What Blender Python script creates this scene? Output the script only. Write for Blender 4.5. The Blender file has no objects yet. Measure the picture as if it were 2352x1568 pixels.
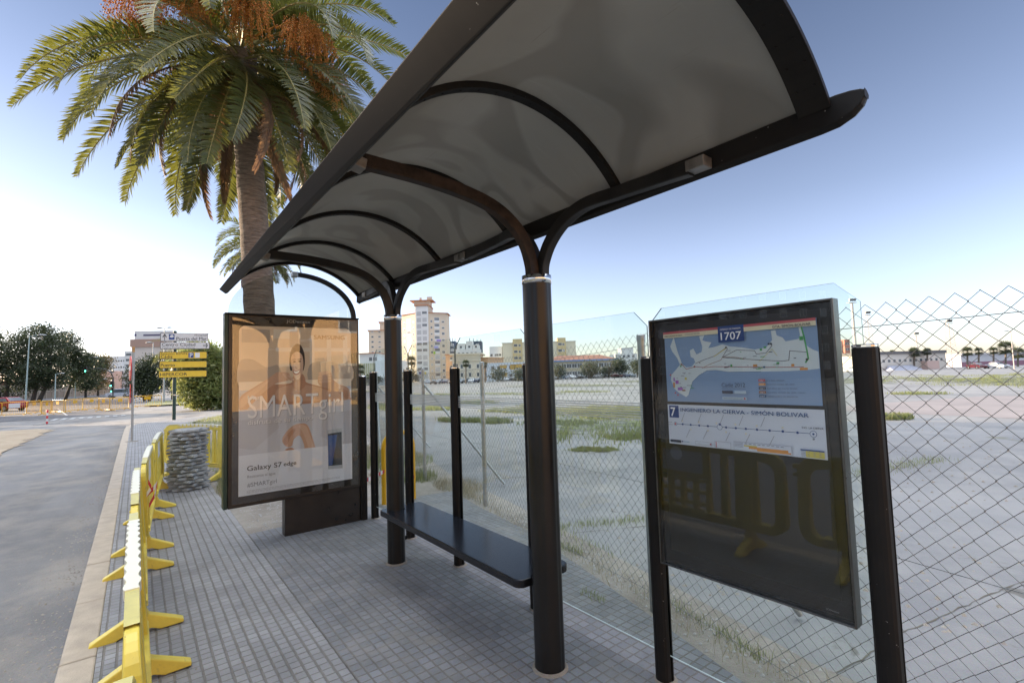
import bpy, bmesh, math, random
import numpy as np
from mathutils import Vector, Matrix, Euler
from math import radians as R, sin, cos, pi, tan, atan2, hypot, exp, sqrt

C = bpy.context.scene.collection
sc = bpy.context.scene

# ------------------------------------------------------------------ camera
CAM_R = Vector((0.790044, -0.612218, -0.031929))
CAM_U = Vector((-0.014492, -0.070719, 0.997391))
CAM_F = Vector((0.612879, 0.787520, 0.064743))
CAM_P = Vector((0.0, 0.0, 1.62))
cam = bpy.data.objects.new('camera', bpy.data.cameras.new('camera'))
C.objects.link(cam)
cam.data.sensor_width = 36.0
cam.data.lens = 16.99
cam.data.clip_start = 0.05
cam.data.clip_end = 5000
mw = Matrix.Identity(4)
for i in range(3):
    mw[i][0], mw[i][1], mw[i][2], mw[i][3] = CAM_R[i], CAM_U[i], -CAM_F[i], CAM_P[i]
cam.matrix_world = mw
sc.camera = cam

# ------------------------------------------------------------------ light
SUN_AZ, SUN_EL = -34.0, 10.0            # degrees; azimuth from +Y, positive to +X
world = bpy.data.worlds.new('World')
sc.world = world
world.use_nodes = True
wn = world.node_tree
bg = wn.nodes['Background']
sky = wn.nodes.new('ShaderNodeTexSky')
sky.sky_type = 'NISHITA'
sky.sun_disc = False
sky.sun_elevation = R(SUN_EL)
sky.sun_rotation = R(SUN_AZ)
sky.air_density = 1.0
sky.dust_density = .4
sky.ozone_density = 5.0
hs = wn.nodes.new('ShaderNodeHueSaturation')
hs.inputs['Hue'].default_value = .505
hs.inputs['Saturation'].default_value = .75
wn.links.new(sky.outputs[0], hs.inputs['Color'])
# sky dimmed above the horizon; unseen overhead part brightened to fill the shade
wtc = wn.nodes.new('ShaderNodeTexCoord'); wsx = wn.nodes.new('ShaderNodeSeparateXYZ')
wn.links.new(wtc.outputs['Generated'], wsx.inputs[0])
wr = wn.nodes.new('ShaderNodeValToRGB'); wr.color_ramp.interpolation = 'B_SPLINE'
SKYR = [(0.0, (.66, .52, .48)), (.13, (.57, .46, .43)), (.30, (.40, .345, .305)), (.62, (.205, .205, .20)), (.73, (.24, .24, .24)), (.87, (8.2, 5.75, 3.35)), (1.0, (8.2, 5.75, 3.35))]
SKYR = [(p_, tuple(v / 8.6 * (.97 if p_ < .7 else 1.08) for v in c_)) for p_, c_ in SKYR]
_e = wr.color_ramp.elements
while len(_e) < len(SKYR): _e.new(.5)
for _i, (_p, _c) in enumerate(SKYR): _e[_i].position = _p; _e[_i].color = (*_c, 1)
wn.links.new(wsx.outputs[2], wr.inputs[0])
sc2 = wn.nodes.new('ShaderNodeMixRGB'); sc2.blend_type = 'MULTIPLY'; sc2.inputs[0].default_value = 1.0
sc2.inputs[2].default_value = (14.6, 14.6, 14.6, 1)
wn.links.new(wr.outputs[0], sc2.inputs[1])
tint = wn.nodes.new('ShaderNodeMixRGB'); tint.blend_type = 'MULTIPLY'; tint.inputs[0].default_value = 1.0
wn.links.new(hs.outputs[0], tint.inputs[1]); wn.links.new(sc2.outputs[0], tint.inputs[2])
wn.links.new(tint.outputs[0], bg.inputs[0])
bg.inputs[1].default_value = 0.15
sl = bpy.data.lights.new('sun', 'SUN')
sl.energy = 2.9
sl.angle = R(0.5)
sl.color = (1.0, 0.78, 0.55)
sun = bpy.data.objects.new('sun', sl)
C.objects.link(sun)
sd = Vector((sin(R(SUN_AZ)) * cos(R(SUN_EL)), cos(R(SUN_AZ)) * cos(R(SUN_EL)), sin(R(SUN_EL))))
sun.rotation_euler = sd.to_track_quat('Z', 'Y').to_euler()
sun.location = (-20, 20, 30)
vs = sc.view_settings
vs.view_transform = 'Standard'
vs.look = 'None'
vs.exposure = 1.9
vs.gamma = 1.0
try:
    sc.cycles.max_bounces = 8
    sc.cycles.transparent_max_bounces = 24
    sc.cycles.caustics_reflective = False
    sc.cycles.caustics_refractive = False
except Exception:
    pass

# ------------------------------------------------------------------ helpers
FP = 1110.0
def ray(x, y):
    return CAM_R * (x - 1176) - CAM_U * (y - 784) + CAM_F * FP
def at(x, y, zc):
    "world point seen at photo column x, row y at depth zc metres"
    return CAM_P + ray(x, y) * (zc / FP)
def gz(x, y):
    "the land falls away a little with distance"
    d = max(0.0, hypot(x, y - 6) - 14)
    return -1.05 * (1 - exp(-d / 70.0))
def spot(x, zc):
    "ground point under photo column x at depth zc"
    p = at(x, 850, zc)
    p = at(x, 850 + (p.z - gz(p.x, p.y)) * FP / zc, zc)
    return Vector((p.x, p.y, gz(p.x, p.y)))
def facing(p, extra=0.0):
    "z rotation that turns local -Y toward the camera"
    return atan2(-p.x, p.y) + R(extra)

class MB:
    def __init__(s):
        s.v = []; s.f = []; s.m = []; s.s = []
    def add(s, vs, fs, m=0, smooth=False):
        o = len(s.v)
        s.v += [tuple(v) for v in vs]
        for f in fs:
            s.f.append(tuple(o + i for i in f)); s.m.append(m); s.s.append(smooth)
        return s
    def box(s, c, d, m=0, rot=None):
        x, y, z = d[0] / 2, d[1] / 2, d[2] / 2
        vs = [(-x, -y, -z), (x, -y, -z), (x, y, -z), (-x, y, -z), (-x, -y, z), (x, -y, z), (x, y, z), (-x, y, z)]
        if rot is not None:
            M = Euler(rot).to_matrix()
            vs = [M @ Vector(v) for v in vs]
        vs = [(v[0] + c[0], v[1] + c[1], v[2] + c[2]) for v in vs]
        return s.add(vs, [(0, 3, 2, 1), (4, 5, 6, 7), (0, 1, 5, 4), (1, 2, 6, 5), (2, 3, 7, 6), (3, 0, 4, 7)], m)
    def span(s, a, b, m=0):
        "box between two corners"
        return s.box([(a[i] + b[i]) / 2 for i in range(3)], [abs(b[i] - a[i]) for i in range(3)], m)
    def tube(s, pts, r, n=10, m=0, smooth=True, caps=True):
        pts = [Vector(p) for p in pts]
        rs = r if isinstance(r, (list, tuple)) else [r] * len(pts)
        N = len(pts); vs = []; prev = None
        for i, p in enumerate(pts):
            t = (pts[min(i + 1, N - 1)] - pts[max(i - 1, 0)]).normalized()
            if prev is None:
                a = Vector((0, 0, 1)) if abs(t.z) < .95 else Vector((0, 1, 0))
                u = t.cross(a).normalized()
            else:
                u = (prev - t * prev.dot(t)).normalized()
            prev = u
            w = t.cross(u)
            for k in range(n):
                a = 2 * pi * k / n
                vs.append(p + u * (cos(a) * rs[i]) + w * (sin(a) * rs[i]))
        fs = []
        for i in range(N - 1):
            for k in range(n):
                k2 = (k + 1) % n
                fs.append((i * n + k, i * n + k2, (i + 1) * n + k2, (i + 1) * n + k))
        s.add(vs, fs, m, smooth)
        if caps:
            s.add(vs[:n], [tuple(reversed(range(n)))], m)
            s.add(vs[-n:], [tuple(range(n))], m)
        return s
    def sweep(s, pts, prof, side, m=0, smooth=False, closed=False):
        "sweep a 2D profile (along side, along side x tangent) over a path"
        pts = [Vector(p) for p in pts]; N = len(pts); n = len(prof); vs = []
        for i, p in enumerate(pts):
            if closed:
                t = (pts[(i + 1) % N] - pts[i - 1]).normalized()
            else:
                t = (pts[min(i + 1, N - 1)] - pts[max(i - 1, 0)]).normalized()
            sd_ = Vector(side); sd_ = (sd_ - t * sd_.dot(t)).normalized()
            w = sd_.cross(t)
            for a, b in prof:
                vs.append(p + sd_ * a + w * b)
        fs = []
        for i in range(N if closed else N - 1):
            j = (i + 1) % N
            for k in range(n):
                k2 = (k + 1) % n
                fs.append((i * n + k, i * n + k2, j * n + k2, j * n + k))
        s.add(vs, fs, m, smooth)
        if not closed:
            s.add(vs[:n], [tuple(reversed(range(n)))], m)
            s.add(vs[-n:], [tuple(range(n))], m)
        return s
    def prism(s, poly, y0, y1, m=0, smooth=False):
        "polygon in x,z extruded along y"
        n = len(poly)
        vs = [(p[0], y0, p[1]) for p in poly] + [(p[0], y1, p[1]) for p in poly]
        fs = [tuple(range(n)), tuple(reversed(range(n, 2 * n)))]
        s.add(vs, fs, m)
        s.add(vs, [(i, i + n, (i + 1) % n + n, (i + 1) % n) for i in range(n)], m, smooth)
        return s
    def flat(s, poly, y, m=0):
        "flat polygon in x,z facing -y"
        return s.add([(p[0], y, p[1]) for p in poly], [tuple(range(len(poly)))], m)
    def zprism(s, poly, z0, z1, m=0):
        n = len(poly)
        vs = [(p[0], p[1], z0) for p in poly] + [(p[0], p[1], z1) for p in poly]
        return s.add(vs, [tuple(reversed(range(n))), tuple(range(n, 2 * n))] + [(i, (i + 1) % n, (i + 1) % n + n, i + n) for i in range(n)], m)
    def lathe(s, prof, n=16, m=0, c=(0, 0, 0), smooth=True):
        vs = []
        for r_, z in prof:
            for k in range(n):
                a = 2 * pi * k / n
                vs.append((c[0] + r_ * cos(a), c[1] + r_ * sin(a), c[2] + z))
        fs = []
        for i in range(len(prof) - 1):
            for k in range(n):
                k2 = (k + 1) % n
                fs.append((i * n + k, i * n + k2, (i + 1) * n + k2, (i + 1) * n + k))
        return s.add(vs, fs, m, smooth)
    def build(s, name, mats, parent=None, bev=0.0, loc=None, rot=None):
        me = bpy.data.meshes.new(name)
        me.from_pydata(s.v, [], s.f)
        for mm in (mats if isinstance(mats, (list, tuple)) else [mats]):
            me.materials.append(mm)
        me.polygons.foreach_set('material_index', s.m)
        me.polygons.foreach_set('use_smooth', s.s)
        me.update()
        return link(name, me, parent, bev, loc, rot)

def link(name, me, parent=None, bev=0.0, loc=None, rot=None):
    o = bpy.data.objects.new(name, me)
    C.objects.link(o)
    if parent: o.parent = parent
    if loc is not None: o.location = loc
    if rot is not None: o.rotation_euler = rot
    if bev > 0:
        b = o.modifiers.new('b', 'BEVEL'); b.width = bev; b.segments = 2; b.limit_method = 'ANGLE'; b.angle_limit = R(40)
    return o

def npmesh(name, V, F, mats, parent=None, mi=None, smooth=False):
    V = np.asarray(V, dtype=np.float32); F = np.asarray(F, dtype=np.int32)
    me = bpy.data.meshes.new(name)
    k = F.shape[1]
    me.vertices.add(len(V)); me.vertices.foreach_set('co', V.ravel())
    me.loops.add(F.size); me.loops.foreach_set('vertex_index', F.ravel())
    me.polygons.add(len(F))
    me.polygons.foreach_set('loop_start', np.arange(0, F.size, k, dtype=np.int32))
    try:
        me.polygons.foreach_set('loop_total', np.full(len(F), k, dtype=np.int32))
    except Exception:
        pass
    for mm in (mats if isinstance(mats, (list, tuple)) else [mats]):
        me.materials.append(mm)
    if mi is not None: me.polygons.foreach_set('material_index', np.asarray(mi, dtype=np.int32))
    if smooth: me.polygons.foreach_set('use_smooth', np.ones(len(F), dtype=bool))
    me.update(calc_edges=True)
    me.validate()
    return link(name, me, parent)

def tag(o, label=None, cat=None, group=None, kind=None):
    if label: o['label'] = label
    if cat: o['category'] = cat
    if group: o['group'] = group
    if kind: o['kind'] = kind
    return o
def thing(name, label, cat, loc=(0, 0, 0), rz=0.0, group=None):
    o = bpy.data.objects.new(name, None); C.objects.link(o)
    o.empty_display_size = .2
    o.location = loc; o.rotation_euler = (0, 0, rz)
    return tag(o, label, cat, group, 'thing')
def copy_tree(o, parent=None):
    c = o.copy(); C.objects.link(c)
    if parent: c.parent = parent
    for ch in list(o.children): copy_tree(ch, c)
    return c

# ------------------------------------------------------------------ materials
def nm(name):
    m = bpy.data.materials.new(name); m.use_nodes = True
    return m, m.node_tree.nodes, m.node_tree.links, m.node_tree.nodes['Principled BSDF']
def ramp(N, stops):
    r_ = N.new('ShaderNodeValToRGB')
    e = r_.color_ramp.elements
    while len(e) < len(stops): e.new(.5)
    for i, (p, c) in enumerate(stops):
        e[i].position = p; e[i].color = (c[0], c[1], c[2], 1)
    return r_
def noise(N, L, scale, detail=4, rough=.55, vec=None, dist=0):
    n = N.new('ShaderNodeTexNoise')
    n.inputs['Scale'].default_value = scale; n.inputs['Detail'].default_value = detail
    n.inputs['Roughness'].default_value = rough; n.inputs['Distortion'].default_value = dist
    if vec is not None: L.new(vec, n.inputs['Vector'])
    return n
def mixc(N, L, fac, a, b, mode='MIX'):
    m = N.new('ShaderNodeMixRGB'); m.blend_type = mode
    for i, v in ((0, fac), (1, a), (2, b)):
        if hasattr(v, 'links'): L.new(v, m.inputs[i])
        elif i == 0: m.inputs[0].default_value = v
        else: m.inputs[i].default_value = (v[0], v[1], v[2], 1)
    return m.outputs[0]
def mathn(N, L, op, a, b=0.5, c=None):
    m = N.new('ShaderNodeMath'); m.operation = op
    for i, v in enumerate((a, b, c)):
        if v is None: continue
        if hasattr(v, 'links'): L.new(v, m.inputs[i])
        else: m.inputs[i].default_value = v
    return m.outputs[0]
def pm(name, col, rough=.55, metal=0.0, var=.12, vs_=6.0, bump=0.0, bs=60.0, spec=.5, coat=0.0, obj=True, rv=.1):
    "plain painted / metal / plaster surface with uneven colour and gloss"
    m, N, L, P = nm(name)
    tc = N.new('ShaderNodeTexCoord')
    vec = tc.outputs['Object'] if obj else N.new('ShaderNodeNewGeometry').outputs['Position']
    n = noise(N, L, vs_, 5, .6, vec)
    c = [max(0, x) for x in col]
    lo = [x * (1 - var) for x in c]; hi = [min(1, x * (1 + var)) for x in c]
    r_ = ramp(N, [(.3, lo), (.7, hi)]); L.new(n.outputs[0], r_.inputs[0])
    L.new(r_.outputs[0], P.inputs['Base Color'])
    rr = N.new('ShaderNodeMapRange'); L.new(n.outputs[0], rr.inputs[0])
    rr.inputs['From Min'].default_value = .3; rr.inputs['From Max'].default_value = .7
    rr.inputs['To Min'].default_value = max(.02, rough - rv); rr.inputs['To Max'].default_value = min(1, rough + rv)
    L.new(rr.outputs[0], P.inputs['Roughness'])
    P.inputs['Metallic'].default_value = metal
    P.inputs['Specular IOR Level'].default_value = spec
    P.inputs['Coat Weight'].default_value = coat
    if bump:
        b = N.new('ShaderNodeBump'); b.inputs['Strength'].default_value = bump; b.inputs['Distance'].default_value = .01
        n2 = noise(N, L, bs, 4, .6, vec)
        L.new(n2.outputs[0], b.inputs['Height']); L.new(b.outputs[0], P.inputs['Normal'])
    return m
def flatm(name, col, rough=.6):
    m, N, L, P = nm(name)
    P.inputs['Base Color'].default_value = (*col, 1); P.inputs['Roughness'].default_value = rough
    return m
def s2l(r, g, b):
    return tuple((x / 255 / 12.92) if x / 255 <= .04045 else ((x / 255 + .055) / 1.055) ** 2.4 for x in (r, g, b))

def glassm(name, tint=(.93, .96, .945), ior=1.5, rough=.0):
    m, N, L, P = nm(name)
    N.remove(P)
    out = [n for n in N if n.type == 'OUTPUT_MATERIAL'][0]
    t = N.new('ShaderNodeBsdfTransparent'); t.inputs[0].default_value = (*tint, 1)
    g_ = N.new('ShaderNodeBsdfGlossy'); g_.inputs['Roughness'].default_value = rough
    # Schlick reflectance that is the same from either side of the pane
    ge = N.new('ShaderNodeNewGeometry')
    dt = N.new('ShaderNodeVectorMath'); dt.operation = 'DOT_PRODUCT'
    L.new(ge.outputs['Normal'], dt.inputs[0]); L.new(ge.outputs['Incoming'], dt.inputs[1])
    cs = mathn(N, L, 'ABSOLUTE', dt.outputs['Value'])
    F0 = ((ior - 1) / (ior + 1)) ** 2
    pw = mathn(N, L, 'POWER', mathn(N, L, 'SUBTRACT', 1.0, cs), 5.0)
    fo = mathn(N, L, 'MULTIPLY_ADD', pw, (1 - F0) * .8, F0)
    class f: outputs = [fo]
    mx = N.new('ShaderNodeMixShader')
    L.new(f.outputs[0], mx.inputs[0]); L.new(t.outputs[0], mx.inputs[1]); L.new(g_.outputs[0], mx.inputs[2])
    L.new(mx.outputs[0], out.inputs[0])
    return m
def leafm(name, lo, hi, trans=.35, rough=.45, tcol=None, scale=3.0):
    m, N, L, P = nm(name)
    out = [n for n in N if n.type == 'OUTPUT_MATERIAL'][0]
    g = N.new('ShaderNodeNewGeometry')
    r_ = ramp(N, [(0, lo), (1, hi)]); L.new(g.outputs['Random Per Island'], r_.inputs[0])
    tc = N.new('ShaderNodeTexCoord')
    n = noise(N, L, scale, 3, .6, tc.outputs['Object'])
    c = mixc(N, L, .35, r_.outputs[0], n.outputs[1], 'SOFT_LIGHT')
    L.new(c, P.inputs['Base Color']); P.inputs['Roughness'].default_value = rough
    t = N.new('ShaderNodeBsdfTranslucent')
    tc_ = tcol or [min(1, h * 1.8) for h in hi]
    t.inputs[0].default_value = (*tc_, 1)
    mx = N.new('ShaderNodeMixShader'); mx.inputs[0].default_value = trans
    L.new(P.outputs[0], mx.inputs[1]); L.new(t.outputs[0], mx.inputs[2]); L.new(mx.outputs[0], out.inputs[0])
    return m

M = {}
# dark brown-black powder-coated metal of the shelter: worn, chipped
def shelter_metal():
    m, N, L, P = nm('shelter_metal')
    tc = N.new('ShaderNodeTexCoord'); v = tc.outputs['Object']
    n = noise(N, L, 3.0, 6, .65, v)
    r_ = ramp(N, [(.3, (.008, .0072, .0066)), (.7, (.016, .0145, .013))]); L.new(n.outputs[0], r_.inputs[0])
    n2 = noise(N, L, 38.0, 3, .6, v)
    sp = ramp(N, [(.722, (0, 0, 0)), (.745, (.8, .8, .8))]); L.new(n2.outputs[0], sp.inputs[0])
    c = mixc(N, L, sp.outputs[0], r_.outputs[0], (.30, .29, .27))
    L.new(c, P.inputs['Base Color'])
    rr = N.new('ShaderNodeMapRange'); L.new(n.outputs[0], rr.inputs[0])
    rr.inputs['To Min'].default_value = .45; rr.inputs['To Max'].default_value = .62
    L.new(rr.outputs[0], P.inputs['Roughness']); P.inputs['Specular IOR Level'].default_value = .2
    return m
M['sh'] = shelter_metal()
M['pole'] = pm('pole_metal', (.0115, .0112, .0112), .36, var=.35, vs_=2.5, spec=.36)
M['arm'] = pm('arm_metal', (.013, .0125, .012), .5, var=.5, vs_=9, spec=.3)
M['rust'] = pm('rusty_arm_metal', (.028, .018, .013), .6, var=.8, vs_=14, spec=.25)
M['chrome'] = pm('polished_steel', (.75, .75, .75), .12, 1.0, var=.05, rv=.04)
M['zinc'] = pm('galvanised_steel', (.38, .40, .40), .42, .75, var=.18, vs_=14)
M['fencewire'] = pm('fence_wire', (.23, .24, .235), .5, .3, var=.2, vs_=20)
M['bracket'] = pm('bracket_steel', (.20, .19, .175), .45, .5, var=.3, vs_=20)
M['glass'] = glassm('clear_glass', (.93, .965, .945))
M['adglass'] = glassm('ad_case_glass', (.97, .98, .975), 1.75)
M['infoglass'] = glassm('info_case_glass', (.97, .98, .975), 1.43)
M['vglass'] = glassm('end_glass', (.80, .815, .79), 1.5)
M['etch'] = pm('etched_glass_band', (.62, .66, .64), .6, var=.05)
M['black'] = pm('gloss_black', (.012, .011, .010), .22, var=.2)
M['casebrown'] = pm('case_brown_black', (.020, .016, .014), .35, var=.3)
M['seat'] = pm('seat_lacquer', (.016, .017, .021), .16, var=.15, vs_=3, spec=.3, rv=.05)
M['concrete'] = pm('plain_concrete', (.34, .335, .32), .85, var=.16, vs_=5, bump=.4)
def canopy():
    m, N, L, P = nm('canopy_sheet')
    out = [n for n in N if n.type == 'OUTPUT_MATERIAL'][0]
    v = N.new('ShaderNodeTexCoord').outputs['Object']
    n = noise(N, L, 1.3, 5, .6, v, .6)
    r_ = ramp(N, [(.3, (.26, .252, .23)), (.7, (.335, .326, .30))]); L.new(n.outputs[0], r_.inputs[0])
    mp = N.new('ShaderNodeMapping'); mp.inputs['Scale'].default_value = (2.0, 22, 2.0); mp.inputs['Rotation'].default_value = (0, 0, .5)
    L.new(v, mp.inputs[0])
    n2 = noise(N, L, 1.5, 4, .6, mp.outputs[0])
    st = ramp(N, [(.60, (0, 0, 0)), (.74, (.35, .35, .35))]); L.new(n2.outputs[0], st.inputs[0])
    c = mixc(N, L, st.outputs[0], r_.outputs[0], (.40, .385, .35))
    # dark swirling bands mixed into the sheet colour
    n4 = noise(N, L, .75, 1.5, .4, v, 1.6)
    sw = ramp(N, [(.40, (0, 0, 0)), (.42, (.85, .85, .85)), (.465, (.85, .85, .85)), (.50, (0, 0, 0)), (.60, (0, 0, 0)), (.62, (.7, .7, .7)), (.66, (.7, .7, .7)), (.69, (0, 0, 0))]); L.new(n4.outputs[0], sw.inputs[0])
    c = mixc(N, L, sw.outputs[0], c, (.15, .142, .125))
    # fine scratches
    mp2 = N.new('ShaderNodeMapping'); mp2.inputs['Scale'].default_value = (60, 1.5, 10); mp2.inputs['Rotation'].default_value = (0, .2, -.7); L.new(v, mp2.inputs[0])
    n5 = noise(N, L, 2.0, 2, .5, mp2.outputs[0]); sc5 = ramp(N, [(.70, (0, 0, 0)), (.76, (.5, .5, .5))]); L.new(n5.outputs[0], sc5.inputs[0])
    c = mixc(N, L, sc5.outputs[0], c, (.13, .125, .115))
    n6 = noise(N, L, 30, 3, .6, v); sc6 = ramp(N, [(.74, (0, 0, 0)), (.77, (.8, .8, .8))]); L.new(n6.outputs[0], sc6.inputs[0])
    c = mixc(N, L, sc6.outputs[0], c, (.12, .11, .10))
    L.new(c, P.inputs['Base Color'])
    P.inputs['Roughness'].default_value = .30
    P.inputs['Specular IOR Level'].default_value = .4
    t = N.new('ShaderNodeBsdfTranslucent'); t.inputs[0].default_value = (.36, .345, .31, 1)
    mx = N.new('ShaderNodeMixShader'); mx.inputs[0].default_value = .36
    L.new(P.outputs[0], mx.inputs[1]); L.new(t.outputs[0], mx.inputs[2]); L.new(mx.outputs[0], out.inputs[0])
    return m
M['canopy'] = canopy()

def tiles(name, ca, cb, groove, gy, gx, dust, cell=.0645):
    m, N, L, P = nm(name)
    pos = N.new('ShaderNodeNewGeometry').outputs['Position']
    dn = noise(N, L, 18, 2, .5, pos)
    wob = N.new('ShaderNodeVectorMath'); wob.operation = 'MULTIPLY_ADD'
    L.new(dn.outputs[1], wob.inputs[0]); wob.inputs[1].default_value = (.006, .006, 0); L.new(pos, wob.inputs[2])
    sx = N.new('ShaderNodeSeparateXYZ'); L.new(wob.outputs[0], sx.inputs[0])
    def edge(comp, w):
        a = mathn(N, L, 'DIVIDE', comp, cell)
        f = mathn(N, L, 'FRACT', a)
        d = mathn(N, L, 'ABSOLUTE', mathn(N, L, 'SUBTRACT', f, .5))   # .5 at the joint
        mr = N.new('ShaderNodeMapRange'); mr.interpolation_type = 'SMOOTHSTEP'
        L.new(d, mr.inputs[0])
        mr.inputs['From Min'].default_value = .5 - w / cell / 2 - .035
        mr.inputs['From Max'].default_value = .5 - w / cell / 2 + .035
        return mr.outputs[0], mathn(N, L, 'FLOOR', a)
    ex, fx = edge(sx.outputs[0], gx)
    ey, fy = edge(sx.outputs[1], gy)
    e = mathn(N, L, 'MAXIMUM', ex, ey)
    cb_ = N.new('ShaderNodeCombineXYZ'); L.new(fx, cb_.inputs[0]); L.new(fy, cb_.inputs[1])
    wn_ = N.new('ShaderNodeTexWhiteNoise'); L.new(cb_.outputs[0], wn_.inputs['Vector'])
    cell_c = mixc(N, L, wn_.outputs['Value'], ca, cb)
    g1 = noise(N, L, 160, 3, .7, pos)
    cell_c = mixc(N, L, .55, cell_c, g1.outputs[1], 'SOFT_LIGHT')
    big = noise(N, L, 1.1, 5, .6, pos)
    br = ramp(N, [(.38, (0, 0, 0)), (.68, (1, 1, 1))]); L.new(big.outputs[0], br.inputs[0])
    dmid = noise(N, L, 7, 5, .65, pos)
    dr = ramp(N, [(.42, (0, 0, 0)), (.75, (1, 1, 1))]); L.new(dmid.outputs[0], dr.inputs[0])
    df = mathn(N, L, 'MULTIPLY', br.outputs[0], dr.outputs[0])
    df = mathn(N, L, 'MULTIPLY', df, dust)
    gn = noise(N, L, 30, 3, .6, pos)
    gr = mixc(N, L, gn.outputs[0], [x * .6 for x in groove], [x * 1.35 for x in groove])
    c = mixc(N, L, e, cell_c, gr)
    c = mixc(N, L, df, c, (.235, .222, .20))
    stain = noise(N, L, 2.4, 4, .6, pos)
    srr = ramp(N, [(.3, (.78, .78, .78)), (.6, (1.06, 1.06, 1.06))]); L.new(stain.outputs[0], srr.inputs[0])
    c = mixc(N, L, 1.0, c, srr.outputs[0], 'MULTIPLY')
    L.new(c, P.inputs['Base Color'])
    P.inputs['Roughness'].default_value = .72
    b = N.new('ShaderNodeBump'); b.inputs['Strength'].default_value = .8; b.inputs['Distance'].default_value = .006
    h = mathn(N, L, 'MULTIPLY', e, -1.0)
    h = mathn(N, L, 'ADD', h, mathn(N, L, 'MULTIPLY', g1.outputs[0], .25))
    h = mathn(N, L, 'MULTIPLY', h, mathn(N, L, 'SUBTRACT', 1.0, mathn(N, L, 'MULTIPLY', df, .7)))
    L.new(h, b.inputs['Height']); L.new(b.outputs[0], P.inputs['Normal'])
    return m
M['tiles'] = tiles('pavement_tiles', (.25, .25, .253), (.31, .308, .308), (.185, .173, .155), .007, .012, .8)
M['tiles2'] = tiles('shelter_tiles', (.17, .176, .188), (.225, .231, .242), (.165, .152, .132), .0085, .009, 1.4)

def groundm(name, a, b, c_, s1=.35, s2=3.0, bump=.5, rough=.9, spots=None, streak=None):
    m, N, L, P = nm(name)
    pos = N.new('ShaderNodeNewGeometry').outputs['Position']
    v1 = pos
    if streak:
        mp = N.new('ShaderNodeMapping'); mp.inputs['Scale'].default_value = streak; L.new(pos, mp.inputs[0]); v1 = mp.outputs[0]
    n1 = noise(N, L, s1, 6, .6, v1, .4)
    r1 = ramp(N, [(.35, a), (.62, b)]); L.new(n1.outputs[0], r1.inputs[0])
    n2 = noise(N, L, s2, 6, .65, pos)
    r2 = ramp(N, [(.45, (0, 0, 0)), (.7, (1, 1, 1))]); L.new(n2.outputs[0], r2.inputs[0])
    c = mixc(N, L, mathn(N, L, 'MULTIPLY', r2.outputs[0], .6), r1.outputs[0], c_)
    n3 = noise(N, L, 120, 3, .7, pos)
    c = mixc(N, L, .45, c, n3.outputs[1], 'SOFT_LIGHT')
    if spots:
        for (sc_, t, col) in spots:
            ns = noise(N, L, sc_, 4, .6, pos, .8)
            rs = ramp(N, [(t, (0, 0, 0)), (t + .06, (1, 1, 1))]); L.new(ns.outputs[0], rs.inputs[0])
            c = mixc(N, L, rs.outputs[0], c, col)
    L.new(c, P.inputs['Base Color']); P.inputs['Roughness'].default_value = rough
    if bump:
        bb = N.new('ShaderNodeBump'); bb.inputs['Strength'].default_value = bump; bb.inputs['Distance'].default_value = .012
        hn = noise(N, L, 45, 5, .7, pos)
        L.new(hn.outputs[0], bb.inputs['Height']); L.new(bb.outputs[0], P.inputs['Normal'])
    return m
M['asphalt'] = groundm('dusty_asphalt', (.14, .136, .132), (.235, .228, .218), (.36, .32, .26), .55, 1.1, .9, streak=(1.0, .35, 1))
M['asphalt_new'] = groundm('dark_asphalt', (.06, .061, .066), (.095, .095, .10), (.13, .127, .12), .2, 2.0, .4)
M['lot'] = groundm('lot_concrete', (.165, .167, .17), (.255, .254, .25), (.31, .30, .28), .22, 1.1, .3,
                   spots=[(2.6, .66, (.13, .125, .11)), (.5, .70, (.22, .185, .175)), (.9, .69, (.15, .15, .10)), (9.0, .72, (.12, .11, .10))])
M['dirt'] = groundm('bare_dirt', (.20, .175, .145), (.30, .27, .225), (.37, .34, .30), .9, 5.0, 1.0)
M['sand'] = groundm('sandy_fill', (.34, .26, .17), (.42, .34, .24), (.28, .22, .15), .9, 5.0, 1.0)
M['grassbed'] = groundm('grass_bed', (.13, .155, .065), (.20, .22, .10), (.28, .265, .18), 1.2, 6.0, 1.0)
def patchm():
    m = M['grassbed']; N, L = m.node_tree.nodes, m.node_tree.links
    P = N['Principled BSDF']; out = [n for n in N if n.type == 'OUTPUT_MATERIAL'][0]
    m2 = m.copy(); m2.name = 'patchy_grass'; N, L = m2.node_tree.nodes, m2.node_tree.links
    P = N['Principled BSDF']; out = [n for n in N if n.type == 'OUTPUT_MATERIAL'][0]
    pos = N.new('ShaderNodeNewGeometry').outputs['Position']
    n = noise(N, L, 1.1, 6, .7, pos, .5); r_ = ramp(N, [(.42, (0, 0, 0)), (.60, (1, 1, 1))]); L.new(n.outputs[0], r_.inputs[0])
    at_ = N.new('ShaderNodeAttribute'); at_.attribute_name = 'edge'
    k = mathn(N, L, 'MULTIPLY', r_.outputs[0], at_.outputs['Fac'])
    t = N.new('ShaderNodeBsdfTransparent'); mx = N.new('ShaderNodeMixShader')
    L.new(k, mx.inputs[0]); L.new(t.outputs[0], mx.inputs[1]); L.new(P.outputs[0], mx.inputs[2]); L.new(mx.outputs[0], out.inputs[0])
    return m2
M['kerb'] = pm('kerb_sandstone', (.42, .355, .275), .8, var=.16, vs_=7, bump=.5, bs=90, obj=False)
M['paint_white'] = pm('worn_road_paint', (.36, .36, .35), .8, var=.25, vs_=3, obj=False)
M['red_track'] = pm('faded_red_surface', (.255, .225, .215), .9, var=.15, vs_=.6, obj=False)
M['patch'] = patchm()
M['yel'] = pm('yellow_plastic', (.72, .57, .085), .42, var=.12, vs_=7)
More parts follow.
